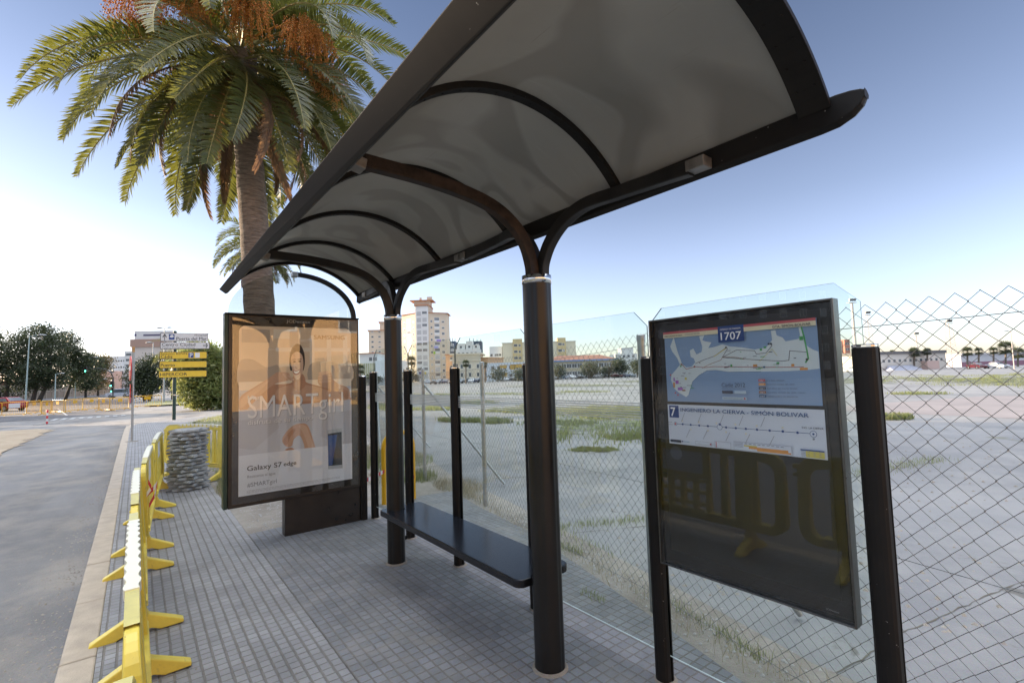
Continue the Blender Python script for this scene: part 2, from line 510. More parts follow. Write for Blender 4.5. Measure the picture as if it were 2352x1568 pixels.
def scuff(m):
    N, L = m.node_tree.nodes, m.node_tree.links; P = N['Principled BSDF']
    v = N.new('ShaderNodeTexCoord').outputs['Object']
    old = P.inputs['Base Color'].links[0].from_socket
    n = noise(N, L, 11, 5, .7, v, .6); r_ = ramp(N, [(.60, (0, 0, 0)), (.72, (.55, .55, .55))]); L.new(n.outputs[0], r_.inputs[0])
    c = mixc(N, L, r_.outputs[0], old, (.30, .25, .12))
    mp = N.new('ShaderNodeMapping'); mp.inputs['Scale'].default_value = (3, 40, 40); L.new(v, mp.inputs[0])
    n2 = noise(N, L, 2.5, 3, .6, mp.outputs[0]); r2 = ramp(N, [(.68, (0, 0, 0)), (.74, (.7, .7, .7))]); L.new(n2.outputs[0], r2.inputs[0])
    c = mixc(N, L, r2.outputs[0], c, (.16, .13, .08))
    L.new(c, P.inputs['Base Color']); return m
scuff(M['yel'])
M['yel_sheen'] = pm('scuffed_sheen_yellow_plastic', (.56, .49, .16), .42, var=.14, vs_=10)  # pale tone stands in for sky reflected on the top; scuffs are wear
scuff(M['yel_sheen'])
M['cream_strip'] = pm('sky_glare_cream_plastic', (.74, .71, .55), .45, var=.06, vs_=12)  # near-white colour stands in for sky glare on the wavy grip
M['yel_paint'] = pm('yellow_paint', (.76, .42, .01), .35, var=.1, vs_=8)
M['tape_r'] = flatm('tape_red', (.55, .03, .04), .4)
M['tape_w'] = flatm('tape_white', (.75, .73, .72), .4)
M['white'] = pm('white_paint', (.72, .72, .70), .5, var=.06)
M['greenpole'] = pm('dark_green_paint', (.015, .045, .035), .4, var=.2)
M['greypole'] = pm('grey_pole', (.30, .33, .32), .45, .4, var=.15)
M['aquapole'] = pm('pale_green_pole', (.36, .46, .44), .5, .2, var=.1)
M['slab'] = pm('grey_concrete_slab', (.30, .305, .295), .85, var=.28, vs_=9, bump=.5, bs=70)
M['leaf_dark'] = leafm('dark_foliage', (.018, .030, .012), (.050, .066, .026), .22)
M['leaf_mid'] = leafm('mid_foliage', (.035, .055, .018), (.085, .10, .035), .28)
M['leaf_bush'] = leafm('sunny_bush_foliage', (.07, .10, .025), (.20, .22, .07), .42)
M['leaf_brown'] = leafm('autumn_foliage', (.07, .06, .022), (.12, .095, .035), .3)
M['olive'] = leafm('olive_foliage', (.04, .052, .03), (.085, .10, .055), .25)
M['bark'] = pm('bark', (.10, .085, .068), .9, var=.35, vs_=10, bump=.8, bs=30)
M['frond'] = leafm('palm_leaflet', (.038, .055, .018), (.092, .108, .042), .27, .38, (.28, .29, .05), 1.2)
M['frond_dry'] = leafm('dry_palm_leaflet', (.10, .065, .038), (.22, .15, .09), .3, .7, (.35, .2, .09), 1.2)
M['rachis'] = pm('palm_rachis', (.34, .30, .10), .5, var=.2)
M['dates'] = pm('orange_dates', (.52, .21, .05), .55, var=.3, vs_=20)
M['grass'] = leafm('grass_blades', (.115, .145, .05), (.25, .27, .115), .4, .6)
M['grass_dry'] = leafm('dry_grass_blades', (.20, .17, .10), (.36, .32, .21), .3, .8)
def trunkm():
    m, N, L, P = nm('palm_trunk')
    v = N.new('ShaderNodeTexCoord').outputs['Object']
    mp = N.new('ShaderNodeMapping'); mp.inputs['Scale'].default_value = (2.0, 2.0, 16); L.new(v, mp.inputs[0])
    n = noise(N, L, 2.2, 6, .7, mp.outputs[0], .5)
    r_ = ramp(N, [(.3, (.085, .066, .052)), (.5, (.23, .185, .145)), (.72, (.40, .34, .28))]); L.new(n.outputs[0], r_.inputs[0])
    L.new(r_.outputs[0], P.inputs['Base Color']); P.inputs['Roughness'].default_value = .9
    b = N.new('ShaderNodeBump'); b.inputs['Strength'].default_value = 1.0; b.inputs['Distance'].default_value = .04
    L.new(n.outputs[0], b.inputs['Height']); L.new(b.outputs[0], P.inputs['Normal'])
    return m
M['trunk'] = trunkm()

def sheet(name, poly, zoff, m, step=6.0, kind='structure', label=None, cat=None, thick=0.0):
    "ground polygon that follows the land, cut into a grid"
    bm = bmesh.new()
    f = bm.faces.new([bm.verts.new((p[0], p[1], 0)) for p in poly])
    xs = [p[0] for p in poly]; ys = [p[1] for p in poly]
    for ax, lo, hi in ((0, min(xs), max(xs)), (1, min(ys), max(ys))):
        n = int((hi - lo) / step)
        k = min(n, 60)
        for i in range(1, k + 1):
            t = lo + (hi - lo) * i / (k + 1)
            co = (t, 0, 0) if ax == 0 else (0, t, 0)
            no = (1, 0, 0) if ax == 0 else (0, 1, 0)
            bmesh.ops.bisect_plane(bm, geom=bm.verts[:] + bm.edges[:] + bm.faces[:], plane_co=co, plane_no=no)
    bmesh.ops.triangulate(bm, faces=bm.faces[:])
    for v in bm.verts: v.co.z = gz(v.co.x, v.co.y) + zoff
    if bm.faces and sum(fc.normal.z for fc in bm.faces) < 0:
        bmesh.ops.reverse_faces(bm, faces=bm.faces[:])
    bm.normal_update()
    me = bpy.data.meshes.new(name); bm.to_mesh(me); bm.free()
    me.materials.append(m)
    o = link(name, me)
    if kind: o['kind'] = kind
    if label: o['label'] = label
    if cat: o['category'] = cat
    return o

# writing: a text curve turned into a mesh and fitted to a box (x0,x1,z0,z1) on the plane y
def words(items, name, mats, parent, bold=0.0):
    mb = MB()
    dg = bpy.context.evaluated_depsgraph_get
    for (txt, x0, x1, z0, z1, y, mi, *rest) in items:
        cu = bpy.data.curves.new('t', 'FONT'); cu.body = txt; cu.size = 1.0
        cu.resolution_u = 3
        off_ = rest[0] if rest else bold
        ob = bpy.data.objects.new('t', cu); C.objects.link(ob)
        me = bpy.data.meshes.new_from_object(ob.evaluated_get(dg()))
        vs = [tuple(v.co) for v in me.vertices]; fs = [tuple(p.vertices) for p in me.polygons]
        bpy.data.objects.remove(ob); bpy.data.curves.remove(cu); bpy.data.meshes.remove(me)
        if not vs: continue
        ax = min(v[0] for v in vs); bx = max(v[0] for v in vs); az = min(v[1] for v in vs); bz = max(v[1] for v in vs)
        rot = rest[1] if len(rest) > 1 else 0.0
        # heavier strokes: the same letters again, shifted a hair sideways on planes of their own
        shifts = [(0, 0, 0)] if off_ <= .006 else [(-1, 0, 0), (1, 0, 1), (0, .6, 2), (0, -.6, 3)]
        hs_ = off_ * (z1 - z0) * .9
        for sx_, sz_, ly_ in shifts:
          out = []
          for v in vs:
            px = (v[0] - ax) / max(1e-6, bx - ax) * (x1 - x0); pz = (v[1] - az) / max(1e-6, bz - az) * (z1 - z0)
            if rot: px, pz = px * cos(rot) - pz * sin(rot), px * sin(rot) + pz * cos(rot)
            out.append((x0 + px + sx_ * hs_, y - .00005 * ly_, z0 + pz + sz_ * hs_))
          mb.add(out, fs, mi)
    return mb.build(name, mats, parent)
# ================================================================== SETTING
random.seed(7); np.random.seed(7)
sheet('ground', [(-2500, -2500), (2500, -2500), (2500, 2500), (-2500, 2500)], -.22, M['dirt'], 60)
sheet('road', [(-70, -40), (-.335, -40), (-.335, 24.6), (-.2, 27), (.15, 28.3), (.8, 29.3), (3.9, 32.8), (12, 40), (40, 66), (40, 84), (9, 66), (4.5, 330), (-70, 330)], -.12, M['asphalt'], 4)
sheet('dark_road', [(-70, 20), (-9, 43), (-4.4, 44.2), (-1.0, 46.5), (-.3, 52), (-.5, 70), (1, 330), (-70, 330)], -.112, M['asphalt_new'], 8)
sheet('pavement', [(-.165, -8), (.96, -8), (.96, 9), (1.3, 18), (2.0, 25.5), (3.5, 29.6), (4.6, 31.8), (4.0, 32.4), (.95, 29.05), (.3, 28.1), (-.04, 26.9), (-.165, 24.6)], 0.0, M['tiles'], 2)
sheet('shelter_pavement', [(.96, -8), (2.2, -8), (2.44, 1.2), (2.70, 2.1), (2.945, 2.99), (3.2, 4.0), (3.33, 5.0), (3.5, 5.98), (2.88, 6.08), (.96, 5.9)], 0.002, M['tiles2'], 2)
sheet('dirt_strip', [(.5, -8), (2.75, -8), (2.95, 1.2), (3.18, 2.1), (3.80, 5.1), (4.1, 7), (5.4, 11.6), (9.5, 24), (24, 44), (12, 39.5), (4.6, 32.4), (3.6, 29.6), (2.1, 25.5), (1.35, 18), (.9, 9)], -.016, M['dirt'], 2)
sheet('vacant_lot', [(1.5, -80), (1.5, 3), (3.6, 12), (14, 40), (60, 120), (120, 200), (330, 130), (300, -80)], -.034, M['lot'], 6)
sheet('sandy_patch', [(-30, 4)] + [(-30 + 27.1 * t / 60 + random.gauss(0, .12), 4 + 13.5 * t / 60 + random.gauss(0, .25)) for t in range(1, 60)] + [(-2.9 + random.gauss(0, .10), 17.5 + .25 * t) for t in range(50)] + [(-3.6, 31.5), (-6, 32.3), (-30, 30)], -.106, M['sand'], 3)
sheet('median_grass', [(.6, 60), (4.5, 58.6), (10, 60), (32, 76), (32, 84), (10, 70), (1.4, 80)], .02, M['grassbed'], 3)
sheet('red_court_surface', [(19.5, 1.0), (34, -4), (34, 4.5), (20.3, 8.2)], -.028, M['red_track'], 4)

# kerb stones, one metre each
kb = MB()
kpath = []
y = -3.05
pts = [(-.25, -3.03 + i) for i in range(28)] + [(-.22, 25.9), (-.03, 27.2), (.35, 28.2), (1.0, 29.05), (2.0, 30.1), (3.0, 31.2), (4.1, 32.4)]
for i in range(len(pts) - 1):
    a, b = Vector((*pts[i], 0)), Vector((*pts[i + 1], 0))
    d = b - a; c = (a + b) / 2
    kb.box((c.x, c.y, gz(c.x, c.y) - .10 + random.uniform(-.002, .002)), (.17, d.length - .007, .205), 0, (0, 0, -atan2(d.x, d.y)))
tag(kb.build('kerb', M['kerb'], bev=.012), kind='structure')

# zebra crossing bars, worn
zb = MB()
for i in range(9):
    x = -4.1 + i * .42
    zb.v += []; 
    y0, y1 = 40.2 + .1 * i, 43.6 - .12 * i
    o = len(zb.v)
    zb.add([(x, y0, gz(x, y0) - .1), (x + .22, y0, gz(x, y0) - .1), (x + .16, y1, gz(x, y1) - .1), (x - .06, y1, gz(x, y1) - .1)], [(0, 1, 2, 3)])
for (x0, y0, x1, y1, w) in ((2.0, 41.5, 12.5, 51.5, .14), (-9, 47.5, -4.3, 43.9, .16), (-6.5, 70, -4.0, 48.5, .12), (5.5, 39.2, 9.5, 43.6, .12)):
    d = Vector((x1 - x0, y1 - y0, 0)).normalized(); n = Vector((-d.y, d.x, 0)) * w / 2
    P4 = [Vector((x0, y0, 0)) + n, Vector((x0, y0, 0)) - n, Vector((x1, y1, 0)) - n, Vector((x1, y1, 0)) + n]
    zb.add([(p.x, p.y, gz(p.x, p.y) - .098) for p in reversed(P4)], [(0, 1, 2, 3)])
tag(zb.build('road_marking', M['paint_white']), kind='structure')

# gutter grit and pebbles
def pebbles(name, spots_, n, smin, smax, m, z):
    V = []; F = []
    for k in range(n):
        cx, cy = spots_()
        s = random.uniform(smin, smax); a = random.uniform(0, 6.28); h = s * random.uniform(.4, .8)
        o = len(V)
        zz = gz(cx, cy) + z
        for j in range(4):
            b = a + j * pi / 2 + random.uniform(-.3, .3)
            V.append((cx + cos(b) * s, cy + sin(b) * s * .8, zz - .002))
        V.append((cx + random.uniform(-s, s) * .3, cy, zz + h))
        for j in range(4): F.append((o + j, o + (j + 1) % 4, o + 4))
    return npmesh(name, V, F, m)
tag(pebbles('gutter_gravel', lambda: (-.36 - abs(random.gauss(0, .16)), random.uniform(2.8, 20)), 1500, .003, .014, M['dirt'], -.118), kind='stuff')
tag(pebbles('dirt_gravel', lambda: random.choice([(random.uniform(1.0, 1.9), random.uniform(5.9, 10)), (lambda t: (2.55 + t * .21 + random.gauss(.1, .1), .8 + t))(random.uniform(0, 5))]), 1600, .003, .016, M['concrete'], -.012), kind='stuff')

tag(pebbles('pavement_litter', lambda: (random.uniform(.25, 2.6), random.uniform(1.0, 8.5)), 420, .0025, .008, M['dirt'], .003), kind='stuff')
# ================================================================== BUS SHELTER
sh = thing('bus_shelter', 'dark bus stop shelter with curved canopy roof, two poles and glass back', 'bus shelter', (1.82, 3.085, 0))
def W(o):
    "part built in world coordinates under the shelter"
    o.location = (-1.82, -3.085, 0); return o
RIBY = [.66, 1.605, 2.55, 3.50, 4.44, 5.39]
CX, CZ, CR = 1.35, 2.011, .854
A0 = atan2(2.565 - CZ, 2.0 - CX); A1 = atan2(2.565 - CZ, .70 - CX)
def arc(r_, n=24, a0=A0, a1=A1):
    return [(CX + r_ * cos(a0 + (a1 - a0) * i / n), CZ + r_ * sin(a0 + (a1 - a0) * i / n)) for i in range(n + 1)]
for i in range(5):
    mb = MB(); n = 28
    lo, hi = arc(CR, n), arc(CR + .006, n)
    y0, y1 = RIBY[i] + .002, RIBY[i + 1] - .002
    for prof_, flip in ((lo, 0), (hi, 1)):
        vs = []
        for k in range(n + 1): vs += [(prof_[k][0], y0, prof_[k][1]), (prof_[k][0], y1, prof_[k][1])]
        fs = [(2 * k, 2 * k + 2, 2 * k + 3, 2 * k + 1) for k in range(n)]
        mb.add(vs, fs if flip == 0 else [tuple(reversed(f)) for f in fs], 0, True)
    for yq in (y0, y1):
        vs = []
        for k in range(n + 1): vs += [(lo[k][0], yq, lo[k][1]), (hi[k][0], yq, hi[k][1])]
        mb.add(vs, [(2 * k, 2 * k + 1, 2 * k + 3, 2 * k + 2) for k in range(n)], 0, False)
    W(mb.build('roof_panel', M['canopy'], sh))
for i, y in enumerate(RIBY):
    w = .055 if i == 0 else .024
    h = .022 if i == 0 else .030
    p = [(a, y + (.0 if i else .01), b) for a, b in arc(CR - .012, 30)]
    rv = MB()
    for k in range(2, 29, 2):
        for sx in ((-.03, .03) if i == 0 else (0,)):
            a_ = A0 + (A1 - A0) * k / 30; rr = CR - .012 - h / 2
            c0 = Vector((CX + rr * cos(a_), p[0][1] + sx, CZ + rr * sin(a_))); nr = Vector((-cos(a_), 0, -sin(a_)))
            rv.tube([c0 - nr * .002, c0 + nr * .003], [.006, .004], 8)
    rv.sweep(p, [(-w, -h / 2), (w, -h / 2), (w, h / 2), (-w, h / 2)], (0, 1, 0), 0, False)
    W(rv.build('roof_rib', M['sh'], sh, bev=.004))
# street-side fascia plate
fa = MB()
e0 = [(.612, 2.562), (.622, 2.572), (.700, 2.500), (.682, 2.486)]
e1 = [(.622, 2.522), (.632, 2.532), (.700, 2.492), (.678, 2.480)]
vs = [(a, .60, b) for a, b in e0] + [(a, 5.42, b) for a, b in e1]
fa.add(vs, [(0, 1, 2, 3), (7, 6, 5, 4)] + [(i, i + 4, (i + 1) % 4 + 4, (i + 1) % 4) for i in range(4)])
W(fa.build('front_gutter', M['sh'], sh, bev=.003))
# rear gutter with a nose at the near end
rg = MB()
prof = [(-.012, .055), (.022, .045), (.046, .0), (.040, -.05), (.012, -.066), (-.016, -.050)]
N_ = len(prof)
secs = [(5.42, 1.0), (.66, 1.0), (.60, .96), (.555, .78), (.525, .5), (.512, .22)]
vs = []
for y, k in secs:
    vs += [(2.0 + a * (.5 + k / 2), y, 2.535 + .055 * (1 - k) * .5 + b * k) for a, b in prof]
fs = []
for s_ in range(len(secs) - 1):
    for i in range(N_):
        j = (i + 1) % N_
        fs.append((s_ * N_ + i, s_ * N_ + j, (s_ + 1) * N_ + j, (s_ + 1) * N_ + i))
fs += [tuple(range(N_)), tuple(reversed(range((len(secs) - 1) * N_, len(secs) * N_)))]
rg.add(vs, fs, 0, False)
W(rg.build('rear_gutter', M['sh'], sh, bev=.004))

for Y in (2.09, 4.08):
    r_ = .083 if Y < 3 else .076
    prof = []
    n = 48
    mb = MB()
    # extruded tube with two shallow grooves
    for zz0, zz1 in ((0, 2.125),):
        ring = []
        for k in range(n):
            a = 2 * pi * k / n
            g_ = 0.0
            for ga in (radians_ for radians_ in (R(215), R(285), R(35), R(125))):
                d = abs((a - ga + pi) % (2 * pi) - pi)
                if d < .10: g_ = .005
            ring.append((cos(a) * (r_ - g_), sin(a) * (r_ - g_)))
        vs = [(1.82 + x, Y + y_, zz0) for x, y_ in ring] + [(1.82 + x, Y + y_, zz1) for x, y_ in ring]
        mb.add(vs, [(i, (i + 1) % n, (i + 1) % n + n, i + n) for i in range(n)], 0, True)
        mb.add(vs, [tuple(range(n, 2 * n))], 0)
    po = W(mb.build('pole', M['pole'], sh))
    co = MB().lathe([(r_ - .02, 2.125), (r_ + .003, 2.125), (r_ + .003, 2.172), (r_ - .02, 2.172), (0, 2.174)], 40, 0, (1.82, Y, 0)).build('collar', M['chrome'], po)
    MB().lathe([(r_ + .018, 0), (r_ + .014, .006), (r_ + .002, .014)], 32, 0, (1.82, Y, 0)).build('base_mortar', M['dirt'], po)
    bt = MB()
    bt.tube([(1.90, Y + .01, .19), (1.93, Y + .015, .19)], .016, 10)
    bt.build('bolt', M['sh'], po)
    # arm to the street side
    pth = [(1.79, 2.165), (1.783, 2.24), (1.745, 2.35), (1.665, 2.445), (1.54, 2.52), (1.36, 2.565), (1.10, 2.592), (.80, 2.60)]
    def smooth(p, n=5):
        out = []
        for i in range(len(p) - 1):
            p0, p1, p2, p3 = p[max(i - 1, 0)], p[i], p[i + 1], p[min(i + 2, len(p) - 1)]
            for k in range(n):
                t = k / n
                out.append(tuple(.5 * ((2 * p1[j]) + (-p0[j] + p2[j]) * t + (2 * p0[j] - 5 * p1[j] + 4 * p2[j] - p3[j]) * t * t + (-p0[j] + 3 * p1[j] - 3 * p2[j] + p3[j]) * t ** 3) for j in range(len(p1))))
        out.append(p[-1]); return out
    sq = [(-.026, -.032), (.026, -.032), (.026, .032), (-.026, .032)]
    ar = W(MB().sweep([(a, Y, b) for a, b in smooth(pth)], sq, (0, 1, 0)).build('front_arm', M['rust'] if Y < 3 else M['arm'], sh, bev=.005))
    MB().box((.755, Y, 2.585), (.10, .075, .05), 0, (0, .18, 0)).build('bracket', M['bracket'], ar, bev=.004)
    for sgn in (-1, 1):
        dp = [(.02, 2.165), (.03, 2.25), (.085, 2.36), (.18, 2.455), (.31, 2.515), (.48, 2.527), (.72, 2.518), (.93, 2.508)]
        path = [(1.845 + .105 * min(1, d / .5), Y + sgn * d, z) for d, z in smooth(dp)]
        ar = W(MB().sweep(path, sq, (1, 0, 0)).build('side_arm', M['arm'], sh, bev=.005))
        MB().box((1.955, Y + sgn * .965, 2.512), (.075, .09, .05)).build('bracket', M['bracket'], ar, bev=.004)

# rear posts: two half-round extrusions clamping the glass
POSTY = [.63, 1.62, 2.64, 3.655, 4.585, 5.5]
def rear_post(y, h=1.672, x=2.206):
    mb = MB()
    for sg, d in ((-1, .050), (1, .030)):
        poly = []
        for k in range(9):
            a = -pi / 2 + pi * k / 8
            poly.append((x + sg * (.007 + (d - .007) * cos(a) ** .6 if cos(a) > 0 else .007), y + .042 * sin(a)))
        if sg < 0: poly.reverse()
        mb.zprism(poly, 0, h, 0)
    o = mb.build('rear_post', M['sh'], sh, bev=.003)
    cp = MB()
    for sg, d in ((-1, .050), (1, .030)):
        poly = []
        for k in range(9):
            a = -pi / 2 + pi * k / 8
            poly.append((x + sg * (.008 + (d - .006) * max(0, cos(a)) ** .6), y + .041 * sin(a)))
        if sg < 0: poly.reverse()
        cp.zprism(poly, h, h + .014, 0)
    cp.build('post_cap', M['chrome'], o, bev=.004)
    MB().lathe([(.062, 0), (.058, .006), (.045, .012)], 20, 0, (x, y, 0)).build('base_mortar', M['dirt'], o)
    return W(o)
for y in POSTY: rear_post(y)
def etchm():
    m, N, L, P = nm('etched_line')
    out = [n for n in N if n.type == 'OUTPUT_MATERIAL'][0]
    P.inputs['Base Color'].default_value = (.72, .76, .74, 1); P.inputs['Roughness'].default_value = .7
    t = N.new('ShaderNodeBsdfTransparent'); mx = N.new('ShaderNodeMixShader'); mx.inputs[0].default_value = .55
    L.new(t.outputs[0], mx.inputs[1]); L.new(P.outputs[0], mx.inputs[2]); L.new(mx.outputs[0], out.inputs[0])
    return m
M['etchline'] = etchm()
M['glassedge'] = pm('glass_edge', (.62, .70, .68), .25, var=.1)
M['glassedge_dark'] = pm('glass_edge_dark', (.06, .10, .095), .2, var=.1)
for i in range(5):
    y0, y1 = POSTY[i] + .006, POSTY[i + 1] - .006
    c = .085; zt = 1.938; zb_ = .135
    poly = [(y0, zb_), (y1, zb_), (y1, zt - c), (y1 - c, zt), (y0 + c, zt), (y0, zt - c)]
    mb = MB()
    n = 6
    vs = [(2.2015, p[0], p[1]) for p in poly] + [(2.2105, p[0], p[1]) for p in poly]
    mb.add(vs, [tuple(reversed(range(n))), tuple(range(n, 2 * n))], 0)
    mb.add(vs, [(0, 1, 7, 6)], 1)
    mb.add(vs, [(k, (k + 1) % n, (k + 1) % n + n, k + n) for k in range(1, n)], 2)
    pn = W(mb.build('glass_pane', [M['glass'], M['glassedge'], M['glassedge_dark']], sh))
    if i > 0:
        eb = MB()
        for k in range(7):
            z = 1.338 + .0145 * k
            eb.span((2.1995, y0 + .04, z), (2.2010, y1 - .04, z + (0.0125 if i > 2 else .008)))
        eb.build('etched_band', M['etchline'], pn)
# bench seat
bm_ = MB()
xa, xb, ya, yb, rr_ = 1.695, 2.095, 2.185, 4.165, .055
poly = []
for (cx_, cy_, a0) in ((xb - rr_, yb - rr_, 0), (xa + rr_, yb - rr_, pi / 2), (xa + rr_, ya + rr_, pi), (xb - rr_, ya + rr_, 1.5 * pi)):
    for k in range(7): poly.append((cx_ + rr_ * cos(a0 + k * pi / 12), cy_ + rr_ * sin(a0 + k * pi / 12)))
bm_.zprism(poly, .415, .462)
st = W(bm_.build('bench_seat', M['seat'], sh, bev=.007))
for Y in (2.165, 4.0):
    mb = MB()
    mb.sweep([(1.80, Y + .02, .475), (1.84, Y + .06, .478), (1.88, Y + .03, .46), (1.885, Y - .01, .40), (1.86, Y - .02, .38)], [(-.012, -.003), (.012, -.003), (.012, .003), (-.012, .003)], (0, 1, 0))
    mb.build('seat_clamp', M['sh'], st)
for Y in POSTY[2:4]:
    MB().span((2.0, Y - .02, .38), (2.17, Y + .02, .414)).build('seat_bracket', M['sh'], st)

# ================================================================== ADVERTISING PANEL
ad = thing('advertising_panel', 'tall glazed advertising case with a lit-up looking phone poster, standing on an offset foot', 'ad panel', (.72, 5.52, 0))
ad['label'] = 'tall brown advertising case with a bathing woman phone poster on an offset foot'
# local: x from the left edge, z up, front at y=0
def RR(x0, z0, x1, z1, r_, n=5, corners=(1, 1, 1, 1)):
    out = []
    for i, (cx_, cz_, a0) in enumerate(((x1 - r_, z1 - r_, 0), (x0 + r_, z1 - r_, pi / 2), (x0 + r_, z0 + r_, pi), (x1 - r_, z0 + r_, 1.5 * pi))):
        if corners[i]:
            for k in range(n + 1): out.append((cx_ + r_ * cos(a0 + k * pi / 2 / n), cz_ + r_ * sin(a0 + k * pi / 2 / n)))
        else:
            out.append((x1 if i in (0, 3) else x0, z1 if i < 2 else z0))
    return out[::-1]
mb = MB(); mb.span((0, 0.0, .38), (1.318, .15, 2.295)); mb.build('case', M['casebrown'], ad, bev=.006)
mb = MB()
mb.span((-.036, .012, .378), (-.0015, .138, 2.297)); mb.build('edge_trim', M['greenpole'], ad, bev=.003)
mb = MB()
mb.span((-.034, -.008, 2.2965), (1.322, .155, 2.312)); mb.build('top_trim', M['sh'], ad, bev=.003)
mb = MB(); mb.span((.521, .012, 0), (1.317, .14, .379)); mb.build('foot', M['casebrown'], ad, bev=.005)
mb = MB()
mb.tube([(1.365, .03, 0), (1.365, .03, 1.63)], .042, 24); o = mb.build('side_post', M['sh'], ad)
MB().lathe([(.044, 1.63), (.04, 1.642), (0, 1.645)], 24, 0, (1.365, .03, 0)).build('post_cap', M['chrome'], o)
mb = MB(); mb.span((1.319, .0, .02), (1.345, .06, 1.62)); mb.build('post_fin', M['sh'], ad)
# glass tympanum and half arch above the case
gp = [(0 + .65 + .65 * cos(pi * k / 36), 2.312 + .468 * sin(pi * k / 36)) for k in range(37)]
mb = MB(); mb.prism(gp[::-1], .066, .074); mb.build('glass_arch', M['vglass'], ad)
pth = [(.65 + .635 * cos(pi / 2 * k / 18), .07, 2.312 + .462 * sin(pi / 2 * k / 18)) for k in range(19)]
mb = MB(); mb.sweep(pth, [(-.03, -.022), (.03, -.022), (.03, .022), (-.03, .022)], (0, 1, 0)); ao = mb.build('arch_bar', M['sh'], ad, bev=.004)
mb = MB(); mb.box((.635, .07, 2.772), (.062, .075, .062)); mb.build('arch_clamp', M['zinc'], ao, bev=.01)

# poster
PX0, PX1, PZ0, PZ1 = .091, 1.222, .487, 2.184
def PU(u, v): return (PX0 + u * (PX1 - PX0), PZ1 - v * (PZ1 - PZ0))
def PP(pts): return [PU(u, v) for u, v in pts]
def crom(p, n=4):
    q = []; L_ = len(p)
    for i in range(L_):
        p0, p1, p2, p3 = p[i - 1], p[i], p[(i + 1) % L_], p[(i + 2) % L_]
        for k in range(n):
            t = k / n
            q.append(tuple(.5 * (2 * p1[j] + (p2[j] - p0[j]) * t + (2 * p0[j] - 5 * p1[j] + 4 * p2[j] - p3[j]) * t * t + (3 * p1[j] - p0[j] - 3 * p2[j] + p3[j]) * t ** 3) for j in (0, 1)))
    return q
def F_(name, rgb): return flatm(name, s2l(*rgb), .7)
pc = dict(bg=F_('poster_warm_wall', (236, 214, 184)), pane=F_('poster_pale_pane', (246, 234, 214)), wall=F_('poster_grey_wall', (192, 178, 162)), tub=F_('poster_tub', (214, 217, 224)),
          tub2=F_('poster_tub_shade', (204, 205, 211)), low=F_('poster_white', (238, 243, 250)), skin=F_('poster_skin', (216, 176, 148)), skin2=F_('poster_skin_tan', (200, 154, 124)), skin3=F_('poster_skin_pale', (228, 194, 168)),
          hair=F_('poster_hair', (72, 52, 42)), lips=F_('poster_mouth', (240, 236, 232)), dark=F_('poster_dark', (58, 46, 42)), phone=F_('poster_silver', (186, 190, 194)), scr=F_('poster_screen', (34, 34, 38)),
          blue=F_('poster_blue', (38, 74, 140)), txt=F_('poster_white_letters', (246, 246, 246)), sh=F_('poster_letter_outline', (128, 128, 134)), blk=F_('poster_black_letters', (52, 56, 64)), sam=F_('poster_tan_letters', (196, 156, 112)), lip=F_('poster_lip', (170, 96, 84)))
keys = list(pc); PM = [pc[k] for k in keys]; K = {k: i for i, k in enumerate(keys)}
pb = MB()
yy = -.004
pb.prism(RR(PX0, PZ0, PX1, PZ1, .06, 5, (1, 1, 0, 0)), -.004, -.0005, K['bg'])
lay = [-.0046]
def art(poly, key, dy=.00008):
    lay[0] -= dy
    a = sum(poly[i - 1][0] * poly[i][1] - poly[i][0] * poly[i - 1][1] for i in range(len(poly)))
    pb.flat(poly if a > 0 else poly[::-1], lay[0], K[key])
def rect(u0, v0, u1, v1): return PP([(u0, v0), (u1, v0), (u1, v1), (u0, v1)])
art(rect(.0, .14, .33, .30), 'bg')
art(rect(.02, .02, .25, .10), 'wall'); art(rect(.28, .015, .52, .075), 'pane'); art(rect(.42, .02, .50, .24), 'wall')
for u in (.60, .76, .92): art(rect(u, .05, u + .045, .36), 'pane')
art(rect(.30, .13, .99, .155), 'pane')
art(crom(PP([(0, .22), (.1, .20), (.22, .25), (.32, .24), (.34, .34), (.15, .37), (0, .36)])), 'wall')
art(crom(PP([(.60, .24), (.75, .22), (.9, .24), (.995, .22), (.995, .36), (.62, .36)])), 'wall')
art(rect(0, .335, 1, .39), 'pane')
art(PP([(0, .385), (1, .385), (1, .865), (0, .765)]), 'tub')
art(PP([(0, .40), (.18, .43), (.3, .55), (.33, .62), (.12, .74), (0, .72)]), 'tub2')
art(PP([(.72, .50), (1, .50), (1, .80), (.70, .70)]), 'tub2')
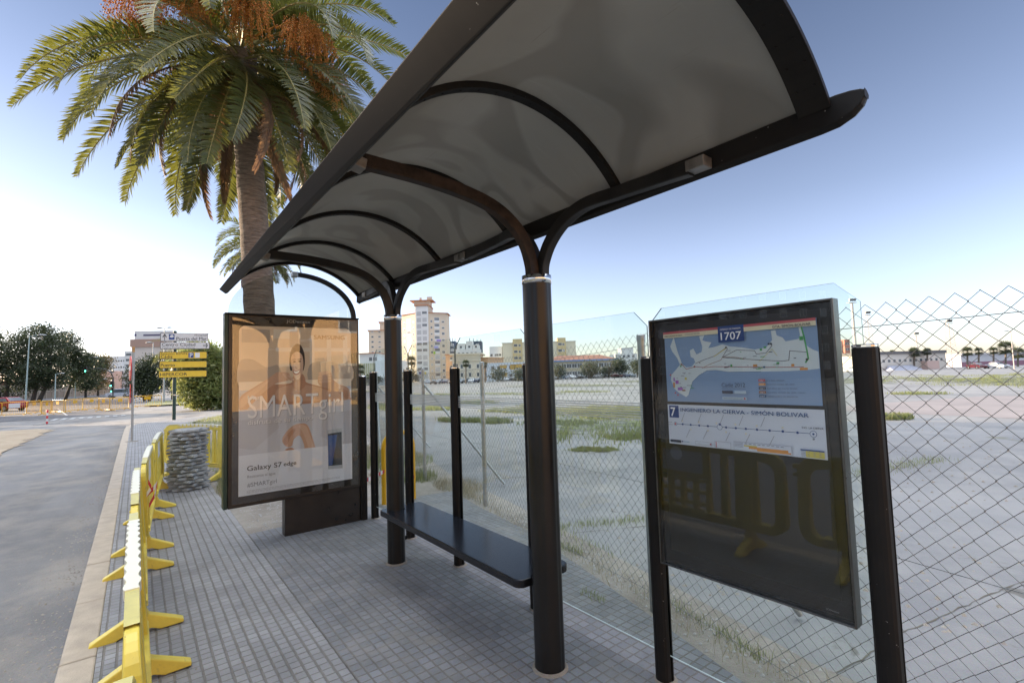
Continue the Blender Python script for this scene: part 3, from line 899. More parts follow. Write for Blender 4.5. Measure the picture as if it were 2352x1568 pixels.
A_ = {'torso': [(.173, .43), (.2, .381), (.269, .358), (.383, .356), (.441, .347), (.456, .316), (.545, .317), (.567, .35), (.667, .373), (.792, .398), (.971, .448), (.973, .498), (.634, .489), (.269, .474)],
      'arm_l': [(.01, .507), (.009, .425), (.119, .369), (.241, .317), (.3, .287), (.34, .281), (.412, .289), (.412, .33), (.34, .344), (.297, .353), (.2, .401), (.106, .467), (.053, .504)],
      'arm_r': [(.699, .294), (.794, .29), (.817, .334), (.873, .368), (.975, .404), (.973, .492), (.856, .444), (.776, .398), (.713, .385), (.675, .352)],
      'face': [(.434, .211), (.442, .174), (.486, .155), (.528, .175), (.542, .222), (.535, .280), (.505, .325), (.478, .330), (.448, .292)],
      'hair': [(.422, .263), (.418, .201), (.432, .148), (.457, .118), (.487, .105), (.522, .117), (.55, .164), (.556, .222), (.547, .264), (.532, .275), (.44, .275)],
      'knee': [(.356, .711), (.367, .672), (.439, .62), (.513, .607), (.572, .618), (.61, .677), (.647, .763), (.664, .826), (.571, .818), (.542, .735), (.505, .681), (.454, .703), (.439, .738), (.396, .744)],
      'hand2': [(.381, .758), (.439, .753), (.475, .781), (.482, .806), (.395, .795)]}
art(crom(PP(A_['hair'])), 'hair')
art(crom(PP(A_['torso'])), 'skin2')
art(crom(PP([(.30, .40), (.40, .365), (.6, .37), (.8, .415), (.95, .46), (.9, .48), (.6, .47), (.34, .46)])), 'skin')
art(crom(PP([(.458, .30), (.54, .30), (.56, .37), (.50, .40), (.445, .37)])), 'skin2')
art(crom(PP(A_['face'])), 'skin3')
art(crom(PP([(.434, .22), (.45, .17), (.47, .18), (.455, .24), (.458, .29), (.447, .285)])), 'skin')
art(crom(PP([(.468, .247), (.480, .25), (.486, .262), (.474, .266)])), 'skin2')
for (u, v) in ((.462, .218), (.508, .217)):
    art(crom(PP([(u - .014, v), (u, v - .005), (u + .014, v), (u, v + .005)])), 'dark')
    art(PP([(u - .018, v - .014), (u + .016, v - .017), (u + .016, v - .013), (u - .018, v - .010)]), 'hair')
art(crom(PP([(.450, .272), (.48, .276), (.512, .266), (.505, .292), (.48, .302), (.458, .294)])), 'lip')
art(crom(PP([(.455, .276), (.48, .280), (.507, .271), (.50, .287), (.48, .294), (.46, .288)])), 'lips')
art(crom(PP(A_['arm_l'])), 'skin')
art(crom(PP([(.02, .49), (.015, .44), (.12, .38), (.24, .33), (.22, .355), (.12, .42)])), 'skin3')
for k in range(4):
    u = .335 + .022 * k
    art(crom(PP([(u, .288 + .006 * k), (u + .014, .286 + .006 * k), (u + .055, .318 + .003 * k), (u + .045, .328 + .003 * k)])), 'skin3' if k % 2 else 'skin')
art(PP([(.699, .223), (.803, .213), (.813, .312), (.706, .321)]), 'pane')
art(PP([(.705, .228), (.798, .219), (.806, .305), (.711, .313)]), 'bg')
art(crom(PP(A_['arm_r'])), 'skin')
for k in range(4):
    v = .285 + .019 * k
    art(crom(PP([(.685, v + .004), (.76, v - .003), (.80, v + .006), (.76, v + .014), (.69, v + .016)])), 'skin3')
art(crom(PP([(.85, .40), (.96, .415), (.965, .47), (.90, .445)])), 'skin2')
art(PP([(.0, .50), (1, .475), (1, .55), (.0, .56)]), 'tub')
art(crom(PP(A_['knee'])), 'skin')
art(crom(PP([(.50, .62), (.56, .625), (.60, .69), (.635, .78), (.60, .80), (.565, .72), (.53, .66)])), 'skin3')
art(crom(PP([(.37, .69), (.44, .64), (.47, .645), (.42, .69), (.40, .73), (.37, .725)])), 'skin2')
art(crom(PP(A_['hand2'])), 'skin2')
art(PP([(0, .765), (1, .865), (1, 1), (0, 1)]), 'low')
art([PU(0, .765), PU(1, .765), PU(1, .87)], 'low')
art(PP([(.761, .664), (.901, .660), (.906, .921), (.766, .915)]), 'phone')
art(PP([(.766, .689), (.898, .684), (.901, .899), (.769, .895)]), 'scr')
art(PP([(.766, .70), (.855, .70), (.806, .893), (.769, .893)]), 'blue')
po = pb.build('poster', PM, ad)
def TP(u0, v0, u1, v1):
    a = PU(u0, v1); b = PU(u1, v0); return a[0], b[0], a[1], b[1]
y1_ = lay[0] - .0006; y2_ = lay[0] - .0012
T = []
for dx, yq, mi in ((.004, y1_, 1), (0, y2_, 0)):
    def tp(s_, u0, v0, u1, v1, off):
        a, b, c_, d = TP(u0, v0, u1, v1); T.append((s_, a + dx, b + dx, c_ - dx, d - dx, yq, mi, off))
    tp('Una', .07, .417, .166, .443, .02)
    tp('SMARTgirl', .07, .420, .915, .597, .004)
    tp('disfruta de su tiempo', .073, .562, .625, .600, .012)
a, b, c_, d = TP(.067, .830, .35, .868); T.append(('Galaxy S7', a, b, c_, d, y2_, 2, .012))
a, b, c_, d = TP(.366, .833, .475, .866); T.append(('edge', a, b, c_, d, y2_, 2, .012))
a, b, c_, d = TP(.068, .884, .296, .905); T.append(('Resistente al agua', a, b, c_, d, y2_, 3, 0))
a, b, c_, d = TP(.068, .928, .307, .960); T.append(('#SMARTgirl', a, b, c_, d, y2_, 3, 0))
a, b, c_, d = TP(.639, .048, .936, .074); T.append(('SAMSUNG', a, b, c_, d, y2_, 4, .03))
words(T, 'lettering', [pc['txt'], pc['sh'], pc['blk'], F_('poster_grey_letters', (140, 146, 154)), pc['sam']], po)
fl = MB()
for k in range(3):
    a, b, c_, d = TP(.064, .972 + .007 * k, .879 - .1 * (k == 2), .9745 + .007 * k); 
    x = a
    while x < b:
        w_ = random.uniform(.008, .03); fl.flat([(x, c_), (min(b, x + w_), c_), (min(b, x + w_), d), (x, d)], y2_); x += w_ + .005
fl.build('fine_print', F_('poster_fine_print', (176, 182, 190)), po)
words([('JCDecaux', .535, .777, 2.222, 2.262, -.0025, 0, .012)], 'maker_lettering', [F_('ad_maker_letters', (190, 186, 178))], ad)
mb = MB(); mb.span((.03, -.022, .42), (1.29, -.017, 2.275)); mb.build('front_glass', M['adglass'], ad)

# ================================================================== INFORMATION PANEL
M['casemetal'] = pm('case_frame_metal', (.11, .11, .105), .34, .8, var=.3, vs_=12)
inf = thing('information_panel', 'dark glazed timetable case with a blue route map, clamped between the two front posts', 'info panel', (2.168, 1.573, 0), R(-90))
inf['label'] = 'dark glazed timetable case holding a blue town bus map above a white line diagram'
mb = MB(); mb.span((.012, .0, .632), (.852, .03, 1.864)); mb.build('case_back', M['black'], inf)
mb = MB(); mb.span((.055, -.002, .70), (.81, -.0004, 1.84)); mb.build('backing_board', pm('backing_board_grey', (.013, .013, .0125), .4, var=.1), inf)
for (a, b) in (((0, -.0235, .62), (.0085, .034, 1.873)), ((.8555, -.0235, .62), (.864, .034, 1.873)), ((.0087, -.0235, 1.8645), (.8553, .034, 1.873)), ((.0087, -.0235, .62), (.8553, .034, .6285))):
    mb = MB(); mb.span(a, b); mb.build('frame_bar', M['casemetal'], inf, bev=.002)
mc = dict(sea=F_('map_sea', (134, 162, 196)), land=F_('map_land', (206, 220, 224)), red=F_('map_red', (190, 96, 104)), cream=F_('map_cream', (226, 220, 190)), navy=F_('map_navy', (44, 74, 134)), txt=F_('map_white', (240, 244, 248)),
          line1=F_('map_line_red', (150, 60, 64)), line2=F_('map_line_grey', (84, 78, 84)), yel=F_('map_line_yellow', (206, 196, 96)), green=F_('map_green', (84, 168, 104)), orange=F_('map_orange', (214, 150, 76)), purple=F_('map_purple', (168, 112, 190)),
          dk=F_('map_dark', (58, 66, 84)), pale=F_('map_pale_blue', (176, 200, 216)), brown=F_('map_brown', (150, 106, 76)), teal=F_('map_teal', (52, 92, 128)), sheet=F_('sheet_white', (208, 218, 230)), rule=F_('sheet_rule_blue', (48, 84, 134)), grey=F_('sheet_grey', (140, 148, 160)))
mk = list(mc); MM = [mc[k] for k in mk]; J = {k: i for i, k in enumerate(mk)}
def mapper(x0, x1, zt, zb): return lambda u, v: (x0 + u * (x1 - x0), zt - v * (zt - zb))
class Sheet:
    def __init__(s, x0, x1, zt, zb, y, key):
        s.mp = mapper(x0, x1, zt, zb); s.y = y - .0012; s.mb = MB(); s.b = (x0, x1, zt, zb)
        s.mb.span((x0, y - .0012, zb), (x1, y, zt), J[key])
    def poly(s, pts, key):
        s.y -= .00015
        q = [s.mp(u, v) for u, v in pts]
        a = sum(q[i - 1][0] * q[i][1] - q[i][0] * q[i - 1][1] for i in range(len(q)))
        s.mb.flat(q if a > 0 else q[::-1], s.y, J[key])
    def rect(s, u0, v0, u1, v1, key): s.poly([(u0, v0), (u1, v0), (u1, v1), (u0, v1)], key)
    def line(s, pts, w, key):
        s.y -= .00015
        q = [s.mp(u, v) for u, v in pts]
        for i in range(len(q) - 1):
            a, b = Vector(q[i]), Vector(q[i + 1]); d = (b - a)
            if d.length < 1e-6: continue
            d.normalize(); n = Vector((-d.y, d.x)) * w / 2
            a = a - d * w * .4; b = b + d * w * .4
            s.mb.flat([tuple(a - n), tuple(b - n), tuple(b + n), tuple(a + n)], s.y - i * .00001, J[key])
    def disc(s, u, v, r_, key):
        s.y -= .0001
        c_ = s.mp(u, v); s.mb.flat([(c_[0] + r_ * cos(2 * pi * k / 14), c_[1] + r_ * sin(2 * pi * k / 14)) for k in range(14)], s.y, J[key])
    def tx(s, t, u0, v0, u1, v1, key, off=0.0, rot=0.0):
        a = s.mp(u0, v1); b = s.mp(u1, v0)
        return (t, a[0], b[0], a[1], b[1], s.y - .0006, J[key], off, rot)
mpS = Sheet(.082, .796, 1.803, 1.449, -.003, 'sea')
LAND = [(.077, .081), (.088, .176), (.102, .29), (.131, .459), (.164, .517), (.204, .511), (.235, .451), (.225, .396), (.203, .375), (.199, .284), (.226, .261), (.248, .345), (.287, .314), (.294, .244), (.275, .098), (.313, .088), (.297, .156), (.324, .178), (.361, .193), (.336, .268), (.382, .257), (.436, .231), (.488, .265), (.563, .285), (.643, .321), (.714, .307), (.752, .218), (.748, .105), (.774, .103), (.78, .167), (.812, .197), (.828, .247), (.9, .228), (.909, .184), (.903, .091), (.919, .087), (.929, .188), (.939, .311), (.971, .361), (.998, .387), (.998, .579), (.929, .593), (.824, .6), (.674, .6), (.468, .596), (.381, .569), (.317, .573), (.258, .631), (.207, .718), (.172, .897), (.151, .933), (.093, .87), (.063, .823), (.036, .693), (.043, .618), (.082, .547), (.115, .476), (.097, .382), (.059, .284), (.045, .207)]
mpS.poly(LAND, 'land')
mpS.line([(.172, .897), (.207, .718), (.258, .631), (.317, .573), (.381, .569), (.468, .596), (.674, .6)], .0016, 'teal')
mpS.line([(.135, .478), (.163, .544), (.233, .513), (.299, .528), (.373, .52), (.675, .547), (.917, .557)], .0026, 'line1')
mpS.line([(.235, .469), (.303, .422), (.378, .379), (.466, .27), (.469, .296), (.431, .402), (.529, .316), (.643, .337), (.653, .38), (.712, .371), (.748, .289), (.748, .265)], .0022, 'line2')
mpS.line([(.431, .402), (.567, .435), (.799, .48), (.839, .473), (.847, .361), (.94, .387)], .0022, 'line2')
mpS.line([(.285, .536), (.338, .488), (.421, .435), (.431, .402), (.5, .402), (.575, .432)], .002, 'brown')
mpS.line([(.919, .095), (.929, .203), (.94, .372), (.944, .462), (.929, .503)], .006, 'green')
mpS.line([(.666, .478), (.748, .328), (.775, .411)], .0016, 'yel')
mpS.line([(.375, .385), (.46, .285)], .003, 'yel')
for (u0, v0, u1, v1, k) in ((.629, .51, .654, .535, 'orange'), (.896, .566, .938, .592, 'orange'), (.769, .49, .785, .512, 'green'), (.851, .518, .868, .545, 'orange'), (.676, .315, .690, .34, 'green'), (.70, .29, .715, .315, 'green'), (.905, .20, .925, .245, 'green'), (.075, .70, .10, .75, 'purple'), (.055, .73, .068, .80, 'orange'), (.09, .80, .13, .84, 'purple'), (.125, .83, .15, .85, 'brown'), (.06, .66, .07, .71, 'purple'), (.15, .66, .165, .69, 'yel'), (.485, .50, .497, .53, 'green')):
    mpS.rect(u0, v0, u1, v1, k)
for k in range(34):
    u, v = random.choice([(random.uniform(.08, .2), random.uniform(.56, .84)), (random.uniform(.4, .9), random.uniform(.50, .585)), (random.uniform(.24, .9), random.uniform(.30, .5))])
    mpS.rect(u, v, u + random.uniform(.006, .03), v + .008, random.choice(['grey', 'grey', 'dk', 'green']))
for (u, v, k) in ((.748, .265, 'dk'), (.735, .265, 'dk'), (.94, .47, 'line2'), (.466, .275, 'line2'), (.235, .512, 'line1'), (.095, .905, 'red'), (.075, .875, 'red'), (.043, .62, 'red'), (.13, .50, 'green'), (.70, .545, 'teal'), (.135, .475, 'brown')):
    mpS.disc(u, v, .0045, k)
mpS.rect(0, 0, 1, .032, 'red'); mpS.rect(0, .033, 1, .088, 'cream')
mpS.rect(.418, -.006, .59, .205, 'navy')
lg = [('Línea 1', 'red', 'PLAZA ESPAÑA - CORTADURA'), ('Línea 2', 'orange', 'PLAZA ESPAÑA - PUNTALES - BDA. LORETO'), ('Línea 3', 'dk', 'PLAZA ESPAÑA - BDA. DE LA PAZ - PUNTALES'), ('Línea 5', 'brown', 'PLAZA ESPAÑA - LA LAGUNA - BDA. LORETO - Z. FRANCA'), ('Línea 7', 'teal', 'INGENIERO LA CIERVA - GTA. SIMÓN BOLÍVAR')]
for i, (a, k, b) in enumerate(lg): mpS.rect(.661, .692 + .048 * i, .702, .722 + .048 * i, k)
mpS.rect(.424, .838, .495, .873, 'dk'); mpS.rect(.506, .838, .581, .873, 'pale'); mpS.rect(.424, .918, .582, .953, 'pale'); mpS.disc(.57, .936, .0045, 'red')
mo = mpS.mb.build('route_map', MM, inf)
tt = [mpS.tx('CÓDIGO DE PARADA', .435, .022, .572, .048, 'txt', .01), mpS.tx('1707', .438, .078, .572, .178, 'txt', .02),
      mpS.tx('LÍNEAS URBANAS DE CÁDIZ', .012, .046, .155, .072, 'dk', .015), mpS.tx('LOCAL BUS ROUTES', .18, .046, .29, .070, 'grey', .01), mpS.tx('GTA. SIMÓN BOLIVAR', .765, .040, .975, .080, 'dk', .012),
      mpS.tx('Cádiz 2012', .424, .738, .578, .790, 'dk'), mpS.tx('Capital Iberoamericana de la Cultura', .424, .803, .578, .816, 'dk'), mpS.tx('USTED SE ENCUENTRA AQUÍ', .431, .928, .56, .944, 'dk')]
for i, (a, k, b) in enumerate(lg):
    tt.append(mpS.tx(a, .668, .699 + .048 * i, .695, .716 + .048 * i, 'txt'))
    tt.append(mpS.tx(b, .712, .700 + .048 * i, .712 + .0042 * len(b), .716 + .048 * i, 'dk'))
words(tt, 'lettering', MM, mo)
sS = Sheet(.080, .800, 1.434, 1.236, -.003, 'sheet')
sS.rect(.012, .03, .088, .335, 'navy')
st_ = [(.058, .49), (.114, .49), (.176, .49), (.239, .493), (.302, .492), (.365, .492), (.428, .492), (.492, .492), (.556, .491), (.625, .491), (.70, .492), (.775, .49), (.855, .494), (.933, .494)]
sS.line([(.06, .492), (.93, .494)], .0022, 'rule')
for i, (u, v) in enumerate(st_[1:-1]):
    if i != 4: sS.disc(u, v, .0052, 'navy')
for u, v, r_ in ((.058, .49, .0095), (.385, .495, .0135), (.938, .50, .0135)):
    sS.disc(u, v, r_, 'rule'); sS.disc(u, v, r_ - .0018, 'sheet')
sS.disc(.058, .49, .005, 'red'); sS.disc(.938, .50, .0042, 'navy'); sS.disc(.388, .43, .0055, 'navy'); sS.disc(.938, .60, .0045, 'grey')
for i, u in enumerate((.125, .24, .365, .44, .585, .74)):
    sS.disc(st_[1 + 2 * i][0], .41, .0042, 'cream')
for i, u in enumerate((.18, .305, .50, .65)): sS.disc(st_[2 + 2 * i][0], .60, .0042, 'cream')
sS.rect(.012, .893, .098, .960, 'dk')
sS.rect(.10, .905, .16, .935, 'pale'); sS.disc(.108, .92, .004, 'navy')
for (u0, v0, u1, v1) in ((.205, .875, .325, .955), (.345, .83, .455, .985), (.475, .79, .82, .985)):
    sS.rect(u0, v0, u1, v1, 'grey'); sS.rect(u0 + .0015, v0 + .006, u1 - .0015, v1 - .006, 'sheet')
sS.rect(.54, .855, .62, .885, 'yel'); sS.rect(.57, .885, .80, .93, 'orange'); sS.rect(.62, .93, .815, .965, 'orange')
for k in range(3): sS.disc(.357, .865 + .045 * k, .0035, 'red')
sS.disc(.318, .92, .0042, 'red')
for k in range(4): sS.rect(.48, .81 + .03 * k, .535, .82 + .03 * k, 'grey')
for k in range(9): sS.rect(.545 + .027 * k, .815, .562 + .027 * k, .83, 'grey')
sS.rect(.868, .82, .99, .848, 'navy'); sS.rect(.895, .85, .99, .975, 'yel')
for k in range(4): sS.rect(.87, .862 + .03 * k, .89, .872 + .03 * k, 'grey')
for k in range(3):
    for j in range(3): sS.rect(.905 + .03 * k, .866 + .036 * j, .915 + .03 * k, .876 + .036 * j, 'grey')
tt = [sS.tx('7', .034, .075, .069, .29, 'txt', .03), sS.tx('INGENIERO LA CIERVA - SIMÓN BOLIVAR', .112, .055, .925, .165, 'rule', .018), sS.tx('SIMÓN', .004, .435, .04, .465, 'dk'), sS.tx('BOLÍVAR', .004, .49, .044, .52, 'dk'), sS.tx('ING. LA CIERVA', .885, .355, .995, .395, 'dk', .01)]
for i in range(10):
    u = st_[1 + i][0] + (.03 if i > 3 else 0)
    if i % 2 == 0: sS.line([(u, .42), (u + .028, .20)], .0022, 'grey')
    else: sS.line([(u - .03, .80), (u, .60)], .0022, 'grey')
so = sS.mb.build('line_diagram', MM, inf)
words(tt, 'lettering', MM, so)
sk = MB(); sk.flat([(.115 + .034 * cos(2 * pi * k / 24), 1.19 + .034 * sin(2 * pi * k / 24)) for k in range(24)], -.0035)
sk.build('round_sticker', pm('grey_sticker', (.05, .055, .065), .5), inf)
mb = MB(); mb.span((.013, -.0205, .633), (.851, -.0165, 1.863)); mb.build('front_glass', M['infoglass'], inf)
words([('JCDecaux', .755, .80, .648, .656, -.0024, 0, 0)], 'maker_lettering', [F_('case_letters', (150, 150, 150))], inf)
# ================================================================== YELLOW BARRIERS
def make_barrier(label):
    t = thing('plastic_barrier', label, 'barrier', (0, 0, 0), 0, 'yellow plastic barriers closing off the pavement')
    L2, H = .965, .90
    # outer hoop, in local x (length), z (height); thickness along y
    def hoop(in_):
        p = []
        x = L2 - in_
        zt, zb_ = H - in_, .185 + in_ * .6
        r_ = .13 - in_ * .4
        for k in range(7):
            a = pi / 2 * k / 6
            p.append((x - r_ + r_ * sin(a) - .0, zt - .035 - r_ + r_ * cos(a)))
        for k in range(7):
            a = pi / 2 * k / 6
            p.append((x - r_ + r_ * cos(a), zb_ + r_ - r_ * sin(a)))
        q = [(-a, b) for a, b in reversed(p)]
        top = [(-.55, zt - .012), (-.3, zt - .002), (0, zt), (.3, zt - .002), (.55, zt - .012)]
        return p + q + top
    o_, i_ = hoop(0), hoop(.085)
    n = len(o_); mb = MB()
    for y0 in (-.032, .032):
        pass
    vs = [(a, -.032, b) for a, b in o_] + [(a, .032, b) for a, b in o_] + [(a, -.030, b) for a, b in i_] + [(a, .030, b) for a, b in i_]
    fs = []
    for k in range(n):
        j = (k + 1) % n
        fs += [(k, j, n + j, n + k), (2 * n + j, 2 * n + k, 3 * n + k, 3 * n + j), (j, k, 2 * n + k, 2 * n + j), (n + k, n + j, 3 * n + j, 3 * n + k)]
    mb.add(vs, fs, 0, False)
    # moulded ribs along the rails
    for z in (.215, .245):
        mb.span((-.80, -.037, z), (.80, .037, z + .012))
    mb.build('frame', M['yel'], t, bev=.008)
    sl = MB()
    for x in (-.70, -.565, -.43, .43, .565, .70):
        sl = MB(); sl.span((x - .034, -.022, .225), (x + .034, .022, .835)); sl.build('slat', M['yel'], t, bev=.006)
    # centre board with slotted grille and label field
    cb_ = MB()
    cb_.span((-.29, -.020, .56), (.29, .020, .835))
    for x in (-.27, -.135, 0, .135, .27): cb_.span((x - .022, -.020, .225), (x + .022, .020, .56))
    for z in (.30, .41, .515): cb_.span((-.248, -.018, z), (.248, .018, z + .03))
    cb_.build('centre_board', M['yel'], t, bev=.004)
    lb = MB(); lb.span((-.22, -.0215, .60), (.22, -.0202, .80)); lb.build('label_field', M['white'], t)
    # two feet
    for x in (-.645, .645):
        mb = MB()
        prof = [(-.245, .0), (-.245, .022), (-.215, .038), (-.06, .115), (-.036, .17), (-.034, .30), (.034, .30), (.036, .17), (.06, .115), (.215, .038), (.245, .022), (.245, .0), (.12, .0), (.07, .022), (-.07, .022), (-.12, .0)]
        vs = [(x - .032, a, b) for a, b in prof] + [(x + .032, a, b) for a, b in prof]
        m_ = len(prof)
        mb.add(vs, [tuple(reversed(range(m_))), tuple(range(m_, 2 * m_))] + [(k, (k + 1) % m_, (k + 1) % m_ + m_, k + m_) for k in range(m_)])
        mb.build('foot', M['yel'], t, bev=.007)
        up = MB(); up.span((x - .045, -.036, .19), (x + .045, .036, .84)); up.build('upright', M['yel'], t, bev=.007)
    # top coloured pale for reflected sky: plain ends and a scalloped middle grip
    tp = MB()
    def zt(x):
        return H + .0015 - .014 * (abs(x) / .60) ** 2
    xs = [-.84 + 1.68 * k / 60 for k in range(61)]
    vs = [(x, s_ * .0325, zt(x)) for x in xs for s_ in (-1, 1)] + [(x, s_ * .0325, zt(x) - .02) for x in xs for s_ in (-1, 1)]
    m_ = len(xs)
    fs = [(2 * k, 2 * k + 2, 2 * k + 3, 2 * k + 1) for k in range(m_ - 1)] + [(2 * m_ + 2 * k, 2 * m_ + 2 * k + 2, 2 * k + 2, 2 * k) for k in range(m_ - 1)] + [(2 * k + 1, 2 * k + 3, 2 * m_ + 2 * k + 3, 2 * m_ + 2 * k + 1) for k in range(m_ - 1)]
    tp.add(vs, fs); tp.build('top_cap', M['yel_sheen'], t)
    gr = MB()
    xs = [-.56 + 1.12 * k / 140 for k in range(141)]
    w = lambda x: .0335 + .0075 * sin(2 * pi * x / .112)
    vs = []
    for x in xs:
        a = .007 * sin(2 * pi * x / .112)
        vs += [(x, -.036 + a, zt(x) - .035), (x, -.036 + a, zt(x) + .004), (x, .036 + a, zt(x) + .004), (x, .036 + a, zt(x) - .035)]
    m_ = len(xs); fs = []
    for k in range(m_ - 1):
        a = 4 * k
        for j in range(3): fs.append((a + j, a + j + 1, a + 5 + j, a + 4 + j))
    fs += [(3, 2, 1, 0), (4 * m_ - 4, 4 * m_ - 3, 4 * m_ - 2, 4 * m_ - 1)]
    gr.add([v for v in vs], [tuple(reversed(f)) for f in fs]); gr.build('grip_strip', M['cream_strip'], t)
    # coupling lug
    lg_ = MB(); lg_.span((.9, -.02, .76), (1.0, .02, .80)); lg_.span((.9, -.02, .70), (1.0, .02, .73)); lg_.build('coupling', M['yel'], t, bev=.006)
    for ch in t.children:
        nm_ = ch.name.split('.')[0]
        if nm_ == 'foot': continue
        for v in ch.data.vertices:
            if nm_ in ('top_cap', 'grip_strip'): v.co.y *= .62
            else: v.co.y *= 1.5 - .88 * min(1, max(0, (v.co.z - .30) / .55))
    return t
br0 = make_barrier('yellow plastic barrier nearest the viewer, cut off by the lower edge of the view')
def place(o, x, y, ang, z=0.0, lean=0.0):
    o.location = (x, y, z); o.rotation_euler = (R(lean), 0, R(ang)); return o
place(br0, -.022, .80, 90 - 2.5, lean=-2)
spec = [(.030, 2.82, 90, 'first full yellow plastic barrier of the kerbside row, with a scalloped top coloured pale for sky sheen'),
        (.040, 4.76, 89.5, 'second full yellow barrier of the kerbside row, red tape at its far end'),
        (.112, 6.70, 87.0, 'yellow plastic barrier between the tape knot and the stack of grey slabs'),
        (.250, 8.62, 85.5, 'yellow plastic barrier at the far end of the kerbside row beside the grey slab stack'),
        (.875, 10.15, 117.0, 'yellow plastic barrier set slanting across the pavement behind the grey slab stack')]
for x, y, a, lab in spec:
    c = copy_tree(br0); c['label'] = lab; place(c, x, y, a, lean=-2.0 if y < 6 else 0)

# tape scraps
def strip(name, pts, w, label, nseg=.055, up=(0, 0, 1), group=None, parent=None):
    "red and white barrier tape along a path"
    pts = [Vector(p) for p in pts]
    mb = MB(); run = 0; up = Vector(up)
    for i in range(len(pts) - 1):
        a, b = pts[i], pts[i + 1]; d = b - a; n = max(1, int(d.length / nseg))
        for k in range(n):
            p, q = a + d * (k / n), a + d * ((k + 1) / n)
            u = up * w / 2
            mb.add([p - u, q - u, q + u, p + u], [(0, 1, 2, 3)], run % 2); run += 1
    o = mb.build(name, [M['tape_r'], M['tape_w']], parent)
    return tag(o, label, 'tape', group, 'thing')
strip('barrier_tape', [(.10, 5.70, .72), (.125, 5.71, .66), (.09, 5.72, .60), (.14, 5.73, .645), (.17, 5.74, .69), (.15, 5.72, .58), (.11, 5.70, .50)], .045, 'red and white tape knotted round the kerbside barriers')
strip('barrier_tape', [(.30, 9.5, .74), (.34, 10.1, .735), (.42, 10.85, .73)], .035, 'short red tape tied between the last kerbside barrier and the slanting one', .5)

# ================================================================== STACK OF SLABS
def slab_mesh(seed):
    rnd = random.Random(seed)
    # interlocking paver outline: deep notched edge that thins outward, thicker middle it rests on
    N = 18; mb = MB()
    ph = rnd.uniform(0, 6)
    R1 = []
    for k in range(N):
        t = 2 * pi * k / N
        r_ = (.288 if k % 2 else .222) + rnd.uniform(-.012, .012)
        R1.append((cos(t) * r_, sin(t) * r_ * .94))
    n = N
    core = [(cos(2 * pi * k / N) * .205, sin(2 * pi * k / N) * .20) for k in range(N)]
    rings = [[(x, y, 0.0) for x, y in core], [(x * .97, y * .97, .008) for x, y in R1], [(x, y, .012) for x, y in R1], [(x * .98, y * .98, .037) for x, y in R1], [(x, y, .0535) for x, y in core]]
    vs = sum(rings, [])
    fs = [tuple(reversed(range(n))), tuple(range(4 * n, 5 * n))]
    for q in range(4): fs += [(q * n + k, q * n + (k + 1) % n, (q + 1) * n + (k + 1) % n, (q + 1) * n + k) for k in range(n)]
    mb.add(vs, fs)
    return mb
sl0 = []
SB = Vector((.645, 9.08, 0))
NSL = 17
for i in range(NSL):
    if i < 4:
        o = slab_mesh(i).build('paving_slab', M['slab'])
        sl0.append(o)
    else:
        o = sl0[i % 4].copy(); C.objects.link(o)
    o.location = (SB.x + random.uniform(-.018, .018) + .0010 * i, SB.y + random.uniform(-.018, .018), .054 * i + .004)
    o.rotation_euler = (random.uniform(-.010, .010), random.uniform(-.012, .012), random.uniform(0, 6.28))
    tag(o, 'grey notched concrete slab in the tall stack behind the yellow barriers' if 0 < i < NSL - 1 else ('lowest grey notched slab, lying on the pavement under the stack' if i == 0 else 'topmost grey notched slab of the tall stack behind the barriers'), 'paving slab', 'stacked grey paving slabs', 'thing')

